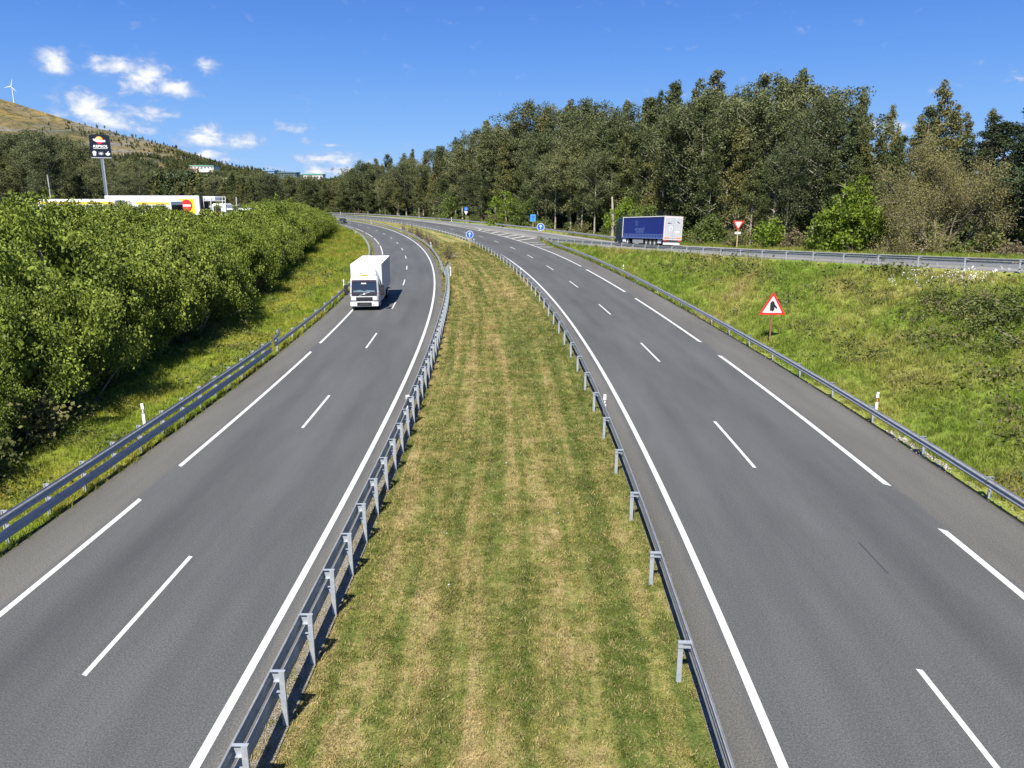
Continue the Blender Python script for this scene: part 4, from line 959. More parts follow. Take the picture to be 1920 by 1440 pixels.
MB().box(-.9, 1.5, -1.1, 1.1, .5, 2.9, bev=.2).build('cab', M_WHITE, t); MB().box(-.6, .6, -1.12, -1.101, 1.5, 2.5).build('side_window', M_BLACK, t); MB().box(-.5, .5, -1.135, -1.121, 1.0, 1.6).build('red_panel', M_RED, t)
rk = MB()
for x in (-2.2, -1.0, .9, 1.4, 3.2): rk.tube([(x, -1.15, 1.5), (x + .1, -1.15, 4.0 if x < 2 else 3.9)], .05)
for z in (3.3, 3.9): rk.tube([(-2.2, -1.15, z), (1.5, -1.15, z)], .04)
rk.box(-2.2, -.3, -.9, .9, 3.4, 4.0); rk.box(1.5, 5.5, -1., 1., 1.9, 2.15); rk.build('ladder_rack', M_LIGHTG, t); MB().box(-2.4, 6, -1, 1, .7, 1.2).build('loading_bed', M_CHAS, t)
t = empty('small_building', (-56, 152, SZ - 1.6), 0, label='small low white building beyond the shrubs, right of the parked lorries', cat='building')
MB().box(-1.9, 1.9, -2.5, 2.5, 0, 3.3).build('wall', M_WALLW, t); MB().box(-2.2, 2.2, -2.9, 2.9, 3.3, 3.6).build('roof', M_CONC, t)
for k in range(2): MB().box(-1.5 + k * 1.8, -.4 + k * 1.8, -2.53, -2.505, 1.2, 2.4).build('window', M_GLASS, t)
t = empty('navy_container', (-64.5, 96, SZ), .0, label='dark navy container top showing above the shrubs at the left edge', cat='container')
MB().box(-2.6, .9, -1.2, 1.2, .8, 3.75, bev=.03).build('box_body', M_NAVY, t)
rb = MB()
for k in range(10): rb.box(-2.5 + k * .34, -2.34 + k * .34, -1.23, -1.201, .9, 3.6)
rb.build('rib', M_NAVY, t)
# brand totem
def totem():
    x = -70.9
    t = empty('fuel_station_sign', (x, 136.5, SZ + 1.05), .30, label='tall black petrol station sign with round orange logo on a steel mast', cat='sign')
    zb, zt = 15.55 - SZ, 19.75 - SZ; zc = (zb + zt) / 2; hw = 1.92
    prof = [(-hw, zb), (hw, zb), (hw, zt - .15)] + [(hw * math.cos(a) * 1.0, zt - .15 + .28 * math.sin(a)) for a in np.linspace(.15, math.pi - .15, 9)] + [(-hw, zt - .15)]
    MB().prism(prof, -.22, .22, 'y').build('panel', M_SIGNK, t)
    MB().box(-hw, hw, -.25, .25, zb - .08, zb).build('bottom_trim', M_LIGHTG, t)
    y = -.225
    def fl(name, prof, yy, m): 
        b = MB(); b.poly([(px_, yy, pz_) for px_, pz_ in prof], [tuple(range(len(prof)))]); return b.build(name, m, t)
    c0 = (-.05, zt - .95)
    up = [(c0[0] + .72 * math.cos(a), c0[1] + .72 * math.sin(a)) for a in np.linspace(-.12, math.pi + .12, 20)]
    lo = [(c0[0] + .72 * math.cos(a), c0[1] + .72 * math.sin(a)) for a in np.linspace(math.pi + .45, 2 * math.pi - .45, 14)]
    fl('logo_upper', up, y - .004, M_OR2); fl('logo_crescent', [(c0[0] + .62 * math.cos(a) - .1, c0[1] + .1 + .5 * math.sin(a)) for a in np.linspace(.3, math.pi, 14)], y - .008, M_LY); fl('logo_lower', lo, y - .004, M_MAG)
    fl('logo_band', rounded([(c0[0] - .62, c0[1] - .30), (c0[0] + 1.12, c0[1] - .38), (c0[0] + 1.15, c0[1] + .02), (c0[0] + .1, c0[1] + .05), (c0[0] - 1.15, c0[1] + .28), (c0[0] - 1.1, c0[1] - .05)], .12), y - .012, M_LG)
    o = add('lettering', text_mesh('REPSOL', .62, 'lettering', .004, .022, .25, 1.28), t, M_LG); o.location = (0.02, y - .006, zt - 2.12); o.rotation_euler = (math.pi / 2, 0, 0)
    fl('underline', [(-1.32, zt - 2.55), (1.32, zt - 2.55), (1.32, zt - 2.47), (-1.32, zt - 2.47)], y - .004, M_LG)
    zi = zt - 3.45
    hat = [(-1.5, zi - .42), (-.95, zi - .42), (-.95, zi - .08)] + [(-1.225 + .36 * math.cos(a), zi + .18 + .3 * math.sin(a)) for a in np.linspace(-.5, math.pi + .5, 12)] + [(-1.5, zi - .08)]
    fl('chef_hat', hat, y - .004, M_LG); fl('hat_band', [(-1.5, zi - .30), (-.95, zi - .30), (-.95, zi - .26), (-1.5, zi - .26)], y - .008, M_SIGNK)
    star = []
    for k in range(20):
        a = math.pi * 2 * k / 20; rr = (.66 if k % 2 else .16) ; star.append((rr * math.cos(a) * 1.0, zi + rr * .62 * math.sin(a)))
    fl('star_symbol', star, y - .004, M_LG)
    bowl = [(.85, zi + .05)] + [(1.27 + .44 * math.cos(a), zi + .05 + .42 * math.sin(a)) for a in np.linspace(math.pi, 2 * math.pi, 10)] + [(1.6, zi + .12), (1.3, zi + .1), (1.5, zi + .38), (1.36, zi + .44), (1.12, zi + .12)]
    fl('bowl_symbol', bowl, y - .004, M_LG)
    t.scale = (.83, .83, .88)
    MB().box(-.30, .05, -.14, .14, -1.4, zb).build('mast', pmat('mast_steel', (.16, .19, .23), .45, .4), t); MB().box(.05, .30, -.10, .10, -1.4, zb).build('mast', M_STEEL, t)
    return t
totem()
t = empty('lamp_pole', (-76, 128.5, SZ), 0, label='slim pale concrete pole rising from the shrubs left of the petrol sign', cat='pole')
MB().cyl((0, 0), .14, 0, 7.2, 'z', 10, .10).build('shaft', M_CONC, t); MB().cyl((0, 0), .13, 7.2, 7.3, 'z', 10).build('cap', M_CONC, t)

# ------------------------------------------------------------------ distant buildings and wind turbines
def shed(loc, L, Dp, Hh, wallm, roofm, label, cat='building', rz=0., wins=8):
    t = empty('industrial_building', loc, rz, label=label, cat=cat)
    MB().box(-L / 2, L / 2, -Dp / 2, Dp / 2, -6, Hh).build('wall', wallm, t)
    MB().prism([(-L / 2 - 1, Hh), (L / 2 + 1, Hh), (L / 2 + 1, Hh + 1.2), (0, Hh + Hh * .18 + 1), (-L / 2 - 1, Hh + 1.2)], -Dp / 2 - 1, Dp / 2 + 1, 'y').build('roof', roofm, t)
    me = MB().box(-L / wins * .28, L / wins * .28, -Dp / 2 - .4, -Dp / 2 - .1, Hh * .25, Hh * .6).mesh('window')
    for k in range(wins): add('window', me, t, M_GLASS, (-L / 2 + L / wins * (k + .5), 0, 0))
    return t
def from_dir(pxx, pyy, dist):
    u = (pxx - 960) / 1420; v = (pyy - 720) / 1420; c, s_ = math.cos(TILT), math.sin(TILT)
    dx, dy, dz = u, c - v * s_, -s_ - v * c; k = dist / dy; return (dx * k, dist, CAMZ + dz * k)
x, y, z = from_dir(384, 314, 1500); shed((x, y, z - 3), 44, 30, 5, M_WALLW, M_GRN, 'white building with green roof among trees on the hill slope', wins=7)
x, y, z = from_dir(366, 318, 1490); shed((x, y, z - 4), 14, 20, 5, M_PNKW, M_PNKW, 'pinkish low building end beside the white one on the hill slope', wins=3)
x, y, z = from_dir(508, 330, 1150); shed((x, y, z - 1), 15, 15, 8, M_LBL, M_LBL, 'pale blue block on the skyline right of a pointed tree', wins=3)
x, y, z = from_dir(538, 330, 1180); shed((x, y, z - 1), 34, 20, 5.2, M_GREYG, M_GREYG, 'long grey-blue hall adjoining the pale blue block on the skyline', wins=9)
x, y, z = from_dir(575, 332, 1250); shed((x, y, z - 1), 34, 20, 4.5, M_GREYG, M_LBL, 'low dark green-grey hall in the middle of the skyline buildings', wins=9)
x, y, z = from_dir(590, 334, 1240); shed((x, y, z - 1), 30, 20, 6.0, M_WALLW, M_GRN, 'hall with pale green roof at the right end of the skyline buildings', wins=6)
def turbine(x, y, zhub, r_, a0, label, hub=45):
    zb = float(HT(x, y)) - 8; t = empty('wind_turbine', (x, y, zb), 0, label=label, cat='wind turbine')
    h = zhub - zb; MB().cyl((0, 0), 2.0, 0, h, 'z', 12, 1.1).build('tower', M_WHITE, t); MB().box(-1.6, 1.6, -3.5, 4.5, h - 1.4, h + 1.8, bev=.5).build('nacelle', M_WHITE, t)
    for k in range(3):
        a = a0 + k * 2 * math.pi / 3; ca, sa = math.cos(a), math.sin(a)
        pf = [(0, -.9), (r_ * .15, -1.7), (r_ * .5, -1.1), (r_, -.3), (r_, .3), (r_ * .5, .7), (r_ * .15, .9), (0, .9)]
        MB().prism([(p_[0] * ca - p_[1] * sa, h + p_[0] * sa + p_[1] * ca) for p_ in pf], -4.4, -3.9, 'y').build('blade', M_WHITE, t)
    return t
x, y, z = from_dir(22, 162, 2420); turbine(x, y, z, 21, 1.28 - .02, 'white three-bladed wind turbine on the hilltop at the far left')

# ------------------------------------------------------------------ vegetation generators
def cards(C, size, nrm_bias=(0, 0, .3), aspect=1.0, droop=0., r=None):
    """diamond leaf cards: C (n,3), size (n,)"""
    r = r or rng; n = len(C); nv = r.normal(size=(n, 3)) + np.array(nrm_bias); nv /= np.linalg.norm(nv, axis=1)[:, None]
    a = r.normal(size=(n, 3)); a[:, 2] -= droop; a -= nv * (a * nv).sum(1)[:, None]; a /= np.linalg.norm(a, axis=1)[:, None] + 1e-9; b = np.cross(nv, a)
    s = np.asarray(size)[:, None]; la = a * s; lb = b * s * aspect * .5
    V = np.stack([C - la * .5, C + lb - la * .05, C + la * .5, C - lb - la * .05], 1).reshape(-1, 3)
    F = np.arange(4 * n).reshape(-1, 4); return V, F
def join(parts):
    V = []; F = []; b = 0
    for v, f in parts: V.append(v); F.append(f + b); b += len(v)
    return np.concatenate(V), np.concatenate(F)
def clumps(centres, radii, n_per, size, r, flat=.8, **kw):
    P = []
    for c, R_ in zip(centres, radii):
        n = max(8, int(n_per * (R_ ** 2))); d = r.normal(size=(n, 3)); d /= np.linalg.norm(d, axis=1)[:, None]; d *= (r.random((n, 1)) ** .45) * R_; d[:, 2] *= flat; P.append(c + d)
    P = np.concatenate(P); sz = size * (.6 + .8 * r.random(len(P))); return cards(P, sz, r=r, **kw)

def euc(seed, H, kind):
    """kind: 'cone' young pointed, 'broad' old and open"""
    r = np.random.default_rng(seed); lean = r.normal(size=2) * H * .025
    k = 9; zz = np.linspace(0, 1, k); tr_ = np.stack([lean[0] * zz + np.cumsum(r.normal(size=k)) * .06, lean[1] * zz + np.cumsum(r.normal(size=k)) * .06, zz * H * .97], -1); tr_[0, :2] = 0
    tr_[0, 2] = -.6
    parts = [tube_np(tr_, np.interp(zz, [0, .08, 1], [H * .014, H * .0095, .03]), 7)]
    cs = []; rs = []
    if kind == 'cone':
        nb = 58; h0 = r.uniform(.08, .20)
    else: nb = 40; h0 = r.uniform(.14, .26)
    for i_ in range(nb):
        f = h0 + (1 - h0) * (i_ + r.random()) / nb; a = r.random() * 2 * math.pi
        if kind == 'cone': L = H * (.155 * (1 - ((f - h0) / (1 - h0))) ** .9 + .010) * r.uniform(.7, 1.2); up = .55
        else: L = H * .27 * math.sin(math.pi * min(1, .28 + .72 * (1 - (f - h0) / (1 - h0)))) ** .7 * (1 - .82 * ((f - h0) / (1 - h0)) ** 3) * r.uniform(.55, 1.15) + .2; up = .75
        b0 = np.array([np.interp(f * H * .97, tr_[:, 2], tr_[:, q]) for q in range(3)]); b0[2] = f * H * .97
        dr = np.array([math.cos(a), math.sin(a), up]); b1 = b0 + dr * L * .55 + r.normal(size=3) * .2; b2 = b0 + dr * L + np.array([0, 0, L * .12]) + r.normal(size=3) * .3
        parts.append(tube_np(np.array([b0, b1, b2]), [max(.03, H * .0045 * (1.25 - f)), .035, .012], 4))
        nsub = 3 if kind == 'cone' else 5
        for q in range(nsub):
            t_ = r.uniform(.45, 1.05); c = b0 + (b2 - b0) * t_ + r.normal(size=3) * (.28 if kind == 'cone' else .62) * (L / 3 + .15); cs.append(c); rs.append(r.uniform(.55, 1.05) * (1.0 if kind == 'cone' else 1.12) * (.55 + .5 * min(1, L / 3)))
    # foliage close to the leading shoot gives the crown its tip
    f0 = .42 if kind == 'cone' else .55
    for f in np.linspace(f0, 1.0, 26 if kind == 'cone' else 16):
        c = np.array([np.interp(f * H * .97, tr_[:, 2], tr_[:, q]) for q in range(3)]); c[2] = f * H * .97
        w_ = (H * .085 if kind == 'cone' else H * .11) * (1 - f) ** .75 + .12; cs.append(c + r.normal(size=3) * w_ * .6); rs.append(min(1.15, .30 + w_ * .55))
    crown = clumps(cs, rs, 118 if kind == 'cone' else 100, .255, r, .95, aspect=.60, droop=.9, nrm_bias=(0, -.1, .7))
    tv, tf = join(parts); return mesh_np('trunk', tv, tf, smooth=True), mesh_np('crown', *crown)

def pine(seed, H):
    r = np.random.default_rng(seed); tr_ = np.array([(0, 0, -.5), (.1, .05, H * .5), (.2, -.1, H * .97)]); parts = [tube_np(tr_, [.22, .16, .04], 7)]; cs = []; rs = []
    for i_ in range(40):
        f = .2 + .8 * (i_ + r.random()) / 40; a = r.random() * 6.283; L = H * .30 * (1 - .8 * ((f - .2) / .8)) * r.uniform(.6, 1.1); b0 = np.array([0.1, 0, f * H * .95]); b2 = b0 + np.array([math.cos(a), math.sin(a), .22]) * L
        parts.append(tube_np(np.array([b0, b2]), [.06, .02], 4))
        for t_ in (.55, .85, 1.0): cs.append(b0 + (b2 - b0) * t_ + r.normal(size=3) * .15); rs.append(r.uniform(.5, .95))
    crown = clumps(cs, rs, 150, .26, r, .5, aspect=.4); tv, tf = join(parts); return mesh_np('trunk', tv, tf, smooth=True), mesh_np('crown', *crown)

def shrub(seed, Rr, H, ncl, npr, size, base=.1, aspect=.8, stems=7, inner=.35, clr=(.5, .9), core=0):
    r = np.random.default_rng(seed); cs = []; rs = []; parts = []
    for i_ in range(ncl):
        a = r.random() * 6.283; ph = math.acos(r.uniform(-.05, 1)); rad = r.uniform(.72, 1.06) if r.random() > inner else r.uniform(.3, .7)
        c = np.array([math.cos(a) * math.sin(ph) * Rr, math.sin(a) * math.sin(ph) * Rr, base * H + math.cos(ph) * H * (1 - base) * .92]) * np.array([rad, rad, 1 - (1 - rad) * .5]); c[2] = max(c[2], .15 * H * r.random())
        cs.append(c + r.normal(size=3) * .22); rs.append(r.uniform(*clr))
    for i_ in range(stems):
        c = cs[r.integers(len(cs))]; mid = c * .5 + r.normal(size=3) * .15; mid[2] = c[2] * .55
        parts.append(tube_np(np.array([[r.normal() * .1, r.normal() * .1, -.3], mid, c]), [.05, .035, .015], 4))
    # loose sprays that break the outline
    for i_ in range(int(ncl * .35)):
        c = cs[r.integers(len(cs))]; cs.append(c * 1.06 + np.array([0, 0, r.uniform(.1, .45)])); rs.append(r.uniform(.15, .32))
    crown = clumps(cs, rs, npr, size, r, .8, aspect=aspect, nrm_bias=(0, -.05, .55))
    if core:     # hidden leaf cards added inside to block light and blacken the gaps
        n = core; d = r.normal(size=(n, 3)); d /= np.linalg.norm(d, axis=1)[:, None]; d *= (r.random((n, 1)) ** .4) * .48; C = d * np.array([Rr, Rr, H * .45]); C[:, 2] += H * (.5 + base * .25)
        crown = join([crown, cards(C, (.16 + .12 * r.random(n)), aspect=1., r=r, nrm_bias=(0, 0, .3))])
    tv, tf = join(parts); return mesh_np('stem', tv, tf, smooth=True), mesh_np('foliage', *crown)

def bare_tree(seed, H, Rr):
    r = np.random.default_rng(seed); parts = []; tips = []
    def grow(p, d, L, rad, lev):
        n = 4; P = [p]; dd = d.copy()
        for _ in range(n): dd = dd + r.normal(size=3) * .13; dd /= np.linalg.norm(dd); P.append(P[-1] + dd * L / n)
        parts.append(tube_np(np.array(P), np.linspace(rad, rad * .55, n + 1), 5 if lev < 2 else 3))
        if lev >= 5: tips.append(P[-1]); tips.append(P[2]); return
        for _ in range(3 if lev < 3 else 4):
            q = P[r.integers(2, n + 1)]; nd = dd + r.normal(size=3) * .52 + np.array([0, 0, .10]); nd /= np.linalg.norm(nd); grow(q, nd, L * r.uniform(.62, .80), rad * .55, lev + 1)
    for i_ in range(6):
        a = i_ * 1.05 + r.random(); el_ = r.uniform(.45, 1.2); grow(np.array([0., 0, -.2]), np.array([math.cos(a) * math.cos(el_), math.sin(a) * math.cos(el_), math.sin(el_)]), H * .31, .13, 0)
    tips = np.array(tips); rep = np.repeat(tips, 11, 0); rep = rep + r.normal(size=rep.shape) * .24; tv, tf = join(parts)
    sc = H / np.percentile(tips[:, 2], 98); sr = Rr / np.percentile(np.hypot(tips[:, 0], tips[:, 1]), 96); S = np.array([sr, sr, sc])
    return mesh_np('trunk', tv * S, tf, smooth=True), mesh_np('buds', *cards(rep * S, .14 * (.6 + .8 * r.random(len(rep))), aspect=.4, r=r))

VAR = {}
def with_mat(me, m_):
    k = (me.name, m_.name)
    if k not in VAR:
        if not me.materials: me.materials.append(m_); VAR[k] = me
        elif me.materials[0] == m_: VAR[k] = me
        else: c = me.copy(); c.materials.clear(); c.materials.append(m_); VAR[k] = c
    return VAR[k]
def plant(name, meshes, mats, loc, sc, rz, label, cat, group=None, names=('trunk', 'crown'), sz=None):
    t = empty(name, loc, rz, label=label, cat=cat, group=group); t.scale = (sc, sc, sz or sc)
    for me, m_, nm in zip(meshes, mats, names): add(nm, with_mat(me, m_), t)
    return t

EC = [euc(10 + k, 20., 'cone') for k in range(6)]; EB = [euc(40 + k, 20., 'broad') for k in range(5)]; PN = [pine(70 + k, 14.) for k in range(2)]
for tm, cm in EC + EB: tm.materials.append(M_BARKE)
for tm, cm in EC: cm.materials.append(M_EUC)
for tm, cm in EB: cm.materials.append(M_EUCW)

# ---- skyline guide: how high the stand stands along the road (azimuth ratio x/y -> elevation ratio)
SKX = np.array([0, 60, 120, 180, 240, 300, 420, 480, 500, 520, 560, 640, 690, 740, 790, 850, 890, 930, 985, 1020, 1080, 1140, 1200, 1270, 1325, 1360, 1430, 1465, 1500, 1540, 1580, 1620, 1700, 1740, 1790, 1850, 1890, 1920, 2050, 2400], float)
SKY_ = np.array([252, 240, 235, 262, 290, 305, 318, 325, 312, 330, 330, 328, 300, 288, 286, 262, 252, 215, 195, 203, 178, 195, 182, 150, 135, 172, 126, 150, 126, 170, 158, 200, 166, 182, 190, 178, 205, 205, 200, 200], float)
def sky_top(x, y, depthcam=None):
    c, s_ = math.cos(TILT), math.sin(TILT); d = y * c + 2.35; pxx = 960 + 1420 * x / d
    return pxx, d
def top_z(x, y):
    pxx, d = sky_top(x, y); py = float(np.interp(pxx, SKX, SKY_)); return pxx, CAMZ + (360 - py) * d / 1465.

ntree = 0
def zone(pxx):
    for lim, t_ in ((132, 'left of the slim pale pole'), (190, 'between slim pole and petrol station sign'), (300, 'right of the petrol station sign'), (500, 'in the dip left of the pointed tree'), (620, 'above the end of the shrub belt'), (700, 'beyond the far end of the road'), (790, 'at the far low end of the forest'), (870, 'left of the small double sign'), (960, 'behind the left light green bush'), (1060, 'behind the two arrow signs'), (1150, 'left of the blue lorry'), (1285, 'behind the blue lorry'), (1400, 'between blue lorry and give way sign'), (1505, 'behind the give way sign'), (1650, 'behind the lime-green tree'), (1860, 'behind the bare twiggy dome')):
        if pxx < lim: return t_
    return 'at the right edge'
def eucalypt(x, y, H, kind=None, jitter=True, lab=None, group=None, cat='tree', z=None, spread=1.):
    global ntree
    kind = kind or ('cone' if random.random() < .68 else 'broad'); me = random.choice(EC if kind == 'cone' else EB)
    zg = gz(x, y, float(HT(x, y))) if z is None else z
    kw = 'pointed' if kind == 'cone' else 'broad'; zn = zone(960 + 1420 * x / (y * .9694 + 2.35)); lab = (kw + ' ' + lab.replace('eucalyptus in the middle of the forest', 'eucalyptus inside the forest') + ', ' + zn); lab = lab.replace('in the front row of the forest', 'in the front row').replace('behind the service area, near', 'near'); group = kw + ' ' + group + ' ' + zn
    sc = H / 20.; t = plant('eucalyptus_tree', me, (M_BARKE, M_EUC if kind == 'cone' else M_EUCW), (x, y, zg - .2), sc * spread * random.uniform(.95, 1.12), random.uniform(0, 6.28), lab, cat, group, sz=sc)
    ntree += 1; return t
# right forest: rows behind the outer guardrail
cum = np.r_[0, np.cumsum(np.linalg.norm(np.diff(G[:, :2], axis=0), axis=1))]
def Gat(d, off):
    p = np.array([np.interp(d, cum, G[:, k]) for k in range(3)]); N_ = normals2(G); n = np.array([np.interp(d, cum, N_[:, k]) for k in range(2)]); n /= np.linalg.norm(n); return p[0] + n[0] * off, p[1] + n[1] * off
LAB_F = {0: ('eucalyptus in the front row of the forest', 'front-row forest eucalyptus trees'), 1: ('eucalyptus in the middle of the forest', 'inner forest eucalyptus trees'), 2: ('eucalyptus at the back on the skyline', 'skyline eucalyptus trees')}
for row, (off, step, fr) in enumerate(((9.5, 7.2, .62), (15, 6.4, .80), (21, 6.0, .95), (29, 7.0, 1.0), (39, 8.0, 1.0), (52, 11., .85))):
    d = 40. + row * 2.3
    while d < cum[-1] - 2:
        far = np.interp(d, [0, 60, 150, 400], [1., 1., 1.1, 1.5]); o_ = off + random.uniform(-1.6, 1.6)
        x, y = Gat(d, o_); pxx, zt = top_z(x, y)
        if 560 < pxx < 2150 and not (row == 0 and (1480 < pxx < 1900 or 815 < pxx < 875 or 910 < pxx < 1012 or 1140 < pxx < 1225 or random.random() < .15)):
            zg = gz(x, y); H = (zt - zg) * (fr * random.uniform(.90, 1.04) if row != 4 else random.uniform(.94, 1.08))
            if row >= 2 and random.random() < .4: H *= random.uniform(.80, .95)
            H = float(np.clip(H, 8, 34)); lb = LAB_F[0 if row == 0 else (1 if row < 3 or row == 5 else 2)]
            kd = 'cone' if (row >= 3 or random.random() < .55) else 'broad'
            if 1240 < pxx < 1360 and row in (1, 2): kd = 'broad'
            if pxx > 1800 and row <= 2:
                me = PN[row % 2]; zs = min(max(H, 13.), 18.) / 14.; plant('pine_tree', me, (M_BARK, M_PINE), (x, y, zg - .2), zs * 1.25, random.uniform(0, 6.28), 'dark green pine at the right edge of the forest', 'tree', 'dark pines at the right edge', sz=zs)
                d += step * far; continue
            eucalypt(x, y, H, kd, lab=lb[0], group=lb[1], z=zg, spread=(.88 if row > 3 else 1.05) if kd == 'cone' else 1.2)
        d += step * far * random.uniform(.8, 1.2)
print('forest trees', ntree)
# far bend: trees closing the view between the shrubs and the forest
for (n, y0, y1, p0, p1, lab, grp) in ((26, 360, 440, 430, 700, 'distant eucalyptus past the bend', 'distant trees beyond the far bend'), (26, 440, 560, 250, 690, 'far-off eucalyptus below the hill', 'far-off trees below the hill'), (20, 330, 370, 560, 720, 'eucalyptus just behind the bend', 'trees just behind the far bend')):
    for k in range(n):
        y = random.uniform(y0, y1); pxx = p0 + (p1 - p0) * (k + random.random()) / n; d = y * .9694 + 2.35; x = (pxx - 960) * d / 1420; _, zt = top_z(x, y); zg = float(HT(x, y)) - 1
        H = (zt - zg) * random.uniform(.82, 1.0); eucalypt(x, y, float(np.clip(H, 6, 30)), None, lab=lab, group=grp, z=zg, spread=1.5)
# left stand behind the service area
for k in range(44):
    y = random.uniform(150, 215); pxx = -60 + 330 * (k + random.random()) / 44; d = y * .9694 + 2.35; x = (pxx - 960) * d / 1420; _, zt = top_z(x, y); zg = 4.6
    H = (zt - zg) * random.uniform(.70, .92); kd = 'broad' if random.random() < .7 else 'cone'
    eucalypt(x, y, float(H), kd, lab='eucalyptus behind the service area', group='trees behind the service area', z=zg, spread=1.15)
for k in range(16):
    y = random.uniform(225, 330); pxx = 230 + 260 * (k + random.random()) / 16; d = y * .9694 + 2.35; x = (pxx - 960) * d / 1420; zt = CAMZ + (360 - random.uniform(330, 352)) * d / 1465; eucalypt(x, y, float(max(6, zt - 3)), None, lab='eucalyptus beyond the parked vehicles', group='trees in the dip', z=3., spread=1.3)
print('trees', ntree)

# ---- left shrub belt
SH = [shrub(100 + k, 2.5, 4.6, 50, 330, .155, clr=(.4, .85), base=.2, core=1200) for k in range(6)]
SHF = [shrub(115 + k, 2.5, 4.6, 50, 470, .118, clr=(.4, .8), base=.30, stems=12, inner=.5, core=1800) for k in range(5)]
SHN = [shrub(130 + k, 2.3, 4.2, 50, 620, .095, clr=(.35, .75), base=.25, core=1800) for k in range(5)]      # finer leaves for the near ones
BR = [shrub(160 + k, 1.4, 1.25, 34, 210, .12, stems=14, clr=(.3, .55)) for k in range(3)]
nb = 0
for row, (back, step, hs_) in enumerate(((.7, 1.9, 1.40), (3.3, 2.5, 1.66), (6.6, 3.3, 1.5), (12.6, 4.3, 1.15), (17.2, 4.8, 1.05), (22.5, 5.5, .9))):
    s = 8. + row * 1.2
    while s < 262:
        o_ = float(o_base(s)) - back - 2.6 * float(ss(205, 245, s)) + random.uniform(-.8, .8); p = pt(CL, s, o_)[()]; x, y = float(p[0]), float(p[1]); d = y * .9694 + 2.35; pxx = 960 + 1420 * x / d
        if pxx > -260:
            zs_ = 'at the left edge' if pxx < 100 else 'below the petrol station sign' if pxx < 260 else 'below the white trailer' if pxx < 400 else 'between the parked lorries and the bend' if pxx < 520 else 'at the far end by the bend'; rown = ['front-row', 'second-row', 'third-row', 'fourth-row', 'fifth-row', 'topmost']
            near = s < 62 and row < 3; me = random.choice(SHF if row < 2 and s > 30 else SHN if near else SH); zg = gz(x, y, 3.)
            sc = hs_ * random.uniform(.70, 1.22) * np.interp(s, [0, 30, 60, 150, 260], [.75, .92, 1., 1.0, .95])
            # keep the belt's top near eye level, as seen
            topmax = CAMZ - np.interp(pxx, [-200, 0, 120, 200, 330, 400, 500, 560, 615], [0, 3, -10, 12, 20, 32, 8, 18, 36]) * d / 1465
            H = (4.2 if me in SHN else 4.6) * sc * 1.06
            szv = sc * min(1.3, max(.55, (topmax - zg) / H)) * random.uniform(.86, 1.03) if row >= 3 else sc
            szv = min(szv, (topmax - zg) / ((4.2 if me in SHN else 4.6) * 1.06)) if topmax - zg > 1.5 else szv * .6
            plant('leafy_shrub', me, (M_TWIG, M_BUSH), (x, y, zg - .1), sc * (.68, .76, .86, 1., 1., 1.)[row], random.uniform(0, 6.28), rown[row] + ' leafy green shrub of the left belt, ' + zs_, 'shrub',
                  rown[row] + ' shrubs ' + zs_, ('stem', 'foliage'), sz=float(szv)); nb += 1
        s += step * (1 + s / 500.) * random.uniform(.85, 1.15)
print('shrubs', nb)
# brambles at the near end and along the foot
for k in range(46):
    s = random.uniform(6, 62) if k < 34 else random.uniform(62, 120); o_ = float(o_base(s)) + random.uniform(-2.2, .5); p = pt(CL, s, o_)[()]; zg = gz(float(p[0]), float(p[1])); f = random.uniform(.45, 1.15) * (1.5 if s < 30 else 1)
    plant('bramble_bush', random.choice(BR), (M_TWIG, M_BRAM), (float(p[0]), float(p[1]), zg), f, random.uniform(0, 6.28), 'low dark bramble below the left shrubs, ' + ('nearest the viewer' if s < 24 else 'opposite the near white marker post' if s < 36 else 'opposite the flared rail end' if s < 55 else 'towards the bend'), 'shrub', 'brambles at the foot of the left shrubs %d' % (0 if s < 24 else 1 if s < 36 else 2 if s < 55 else 3), ('stem', 'foliage'))

# ---- individual trees and bushes on the right
def at_px(pxx, d): return (pxx - 960) * d / 1420, (d - 2.35) / .9694
x, y = at_px(1748, 68); plant('bare_tree', bare_tree(5, 8.6, 5.4), (M_TWIG, M_BUD), (x, y, gz(x, y)), 1, 0, 'wide dome of bare brown twigs just budding, right of the bright green tree', 'tree', names=('trunk', 'buds'))
x, y = at_px(1895, 76); plant('green_shrub', shrub(221, 3.0, 5.4, 60, 60, .26, clr=(.4, .8)), (M_BARK, M_MIDG), (x, y, gz(x, y)), 1, 2., 'mid-green shrub at the right edge beside the big twiggy dome', 'shrub', names=('stem', 'foliage'))
def crown_tree(seed, Rr, H, ncl, npr, size, th, base): 
    a = shrub(seed, Rr, H, ncl, npr, size, base=base, clr=(.5, 1.0), inner=.3, core=500); return a
x, y = at_px(1592, 76); zg = gz(x, y); plant('bright_green_tree', crown_tree(201, 2.7, 7.6, 95, 95, .27, .2, .12), (M_BARK, M_LIME), (x, y, zg), 1, .5, 'bright lime-green spring tree standing before the dark forest', 'tree', names=('trunk', 'crown'))
x, y = at_px(1545, 78); zg = gz(x, y); plant('bright_green_tree', crown_tree(205, 1.9, 4.6, 50, 95, .25, .2, .12), (M_BARK, M_LIME), (x, y, zg), 1, .5, 'lower yellow-green tree leaning out left of the lime-green tree', 'tree', names=('trunk', 'crown'))
x, y = at_px(1436, 90); zg = gz(x, y); plant('young_tree', crown_tree(202, 1.5, 3.6, 34, 80, .24, .2, .15), (M_BARK, M_LIME), (x, y, zg), 1, .5, 'small yellow-green sapling right behind the give way sign', 'tree', names=('trunk', 'crown'))
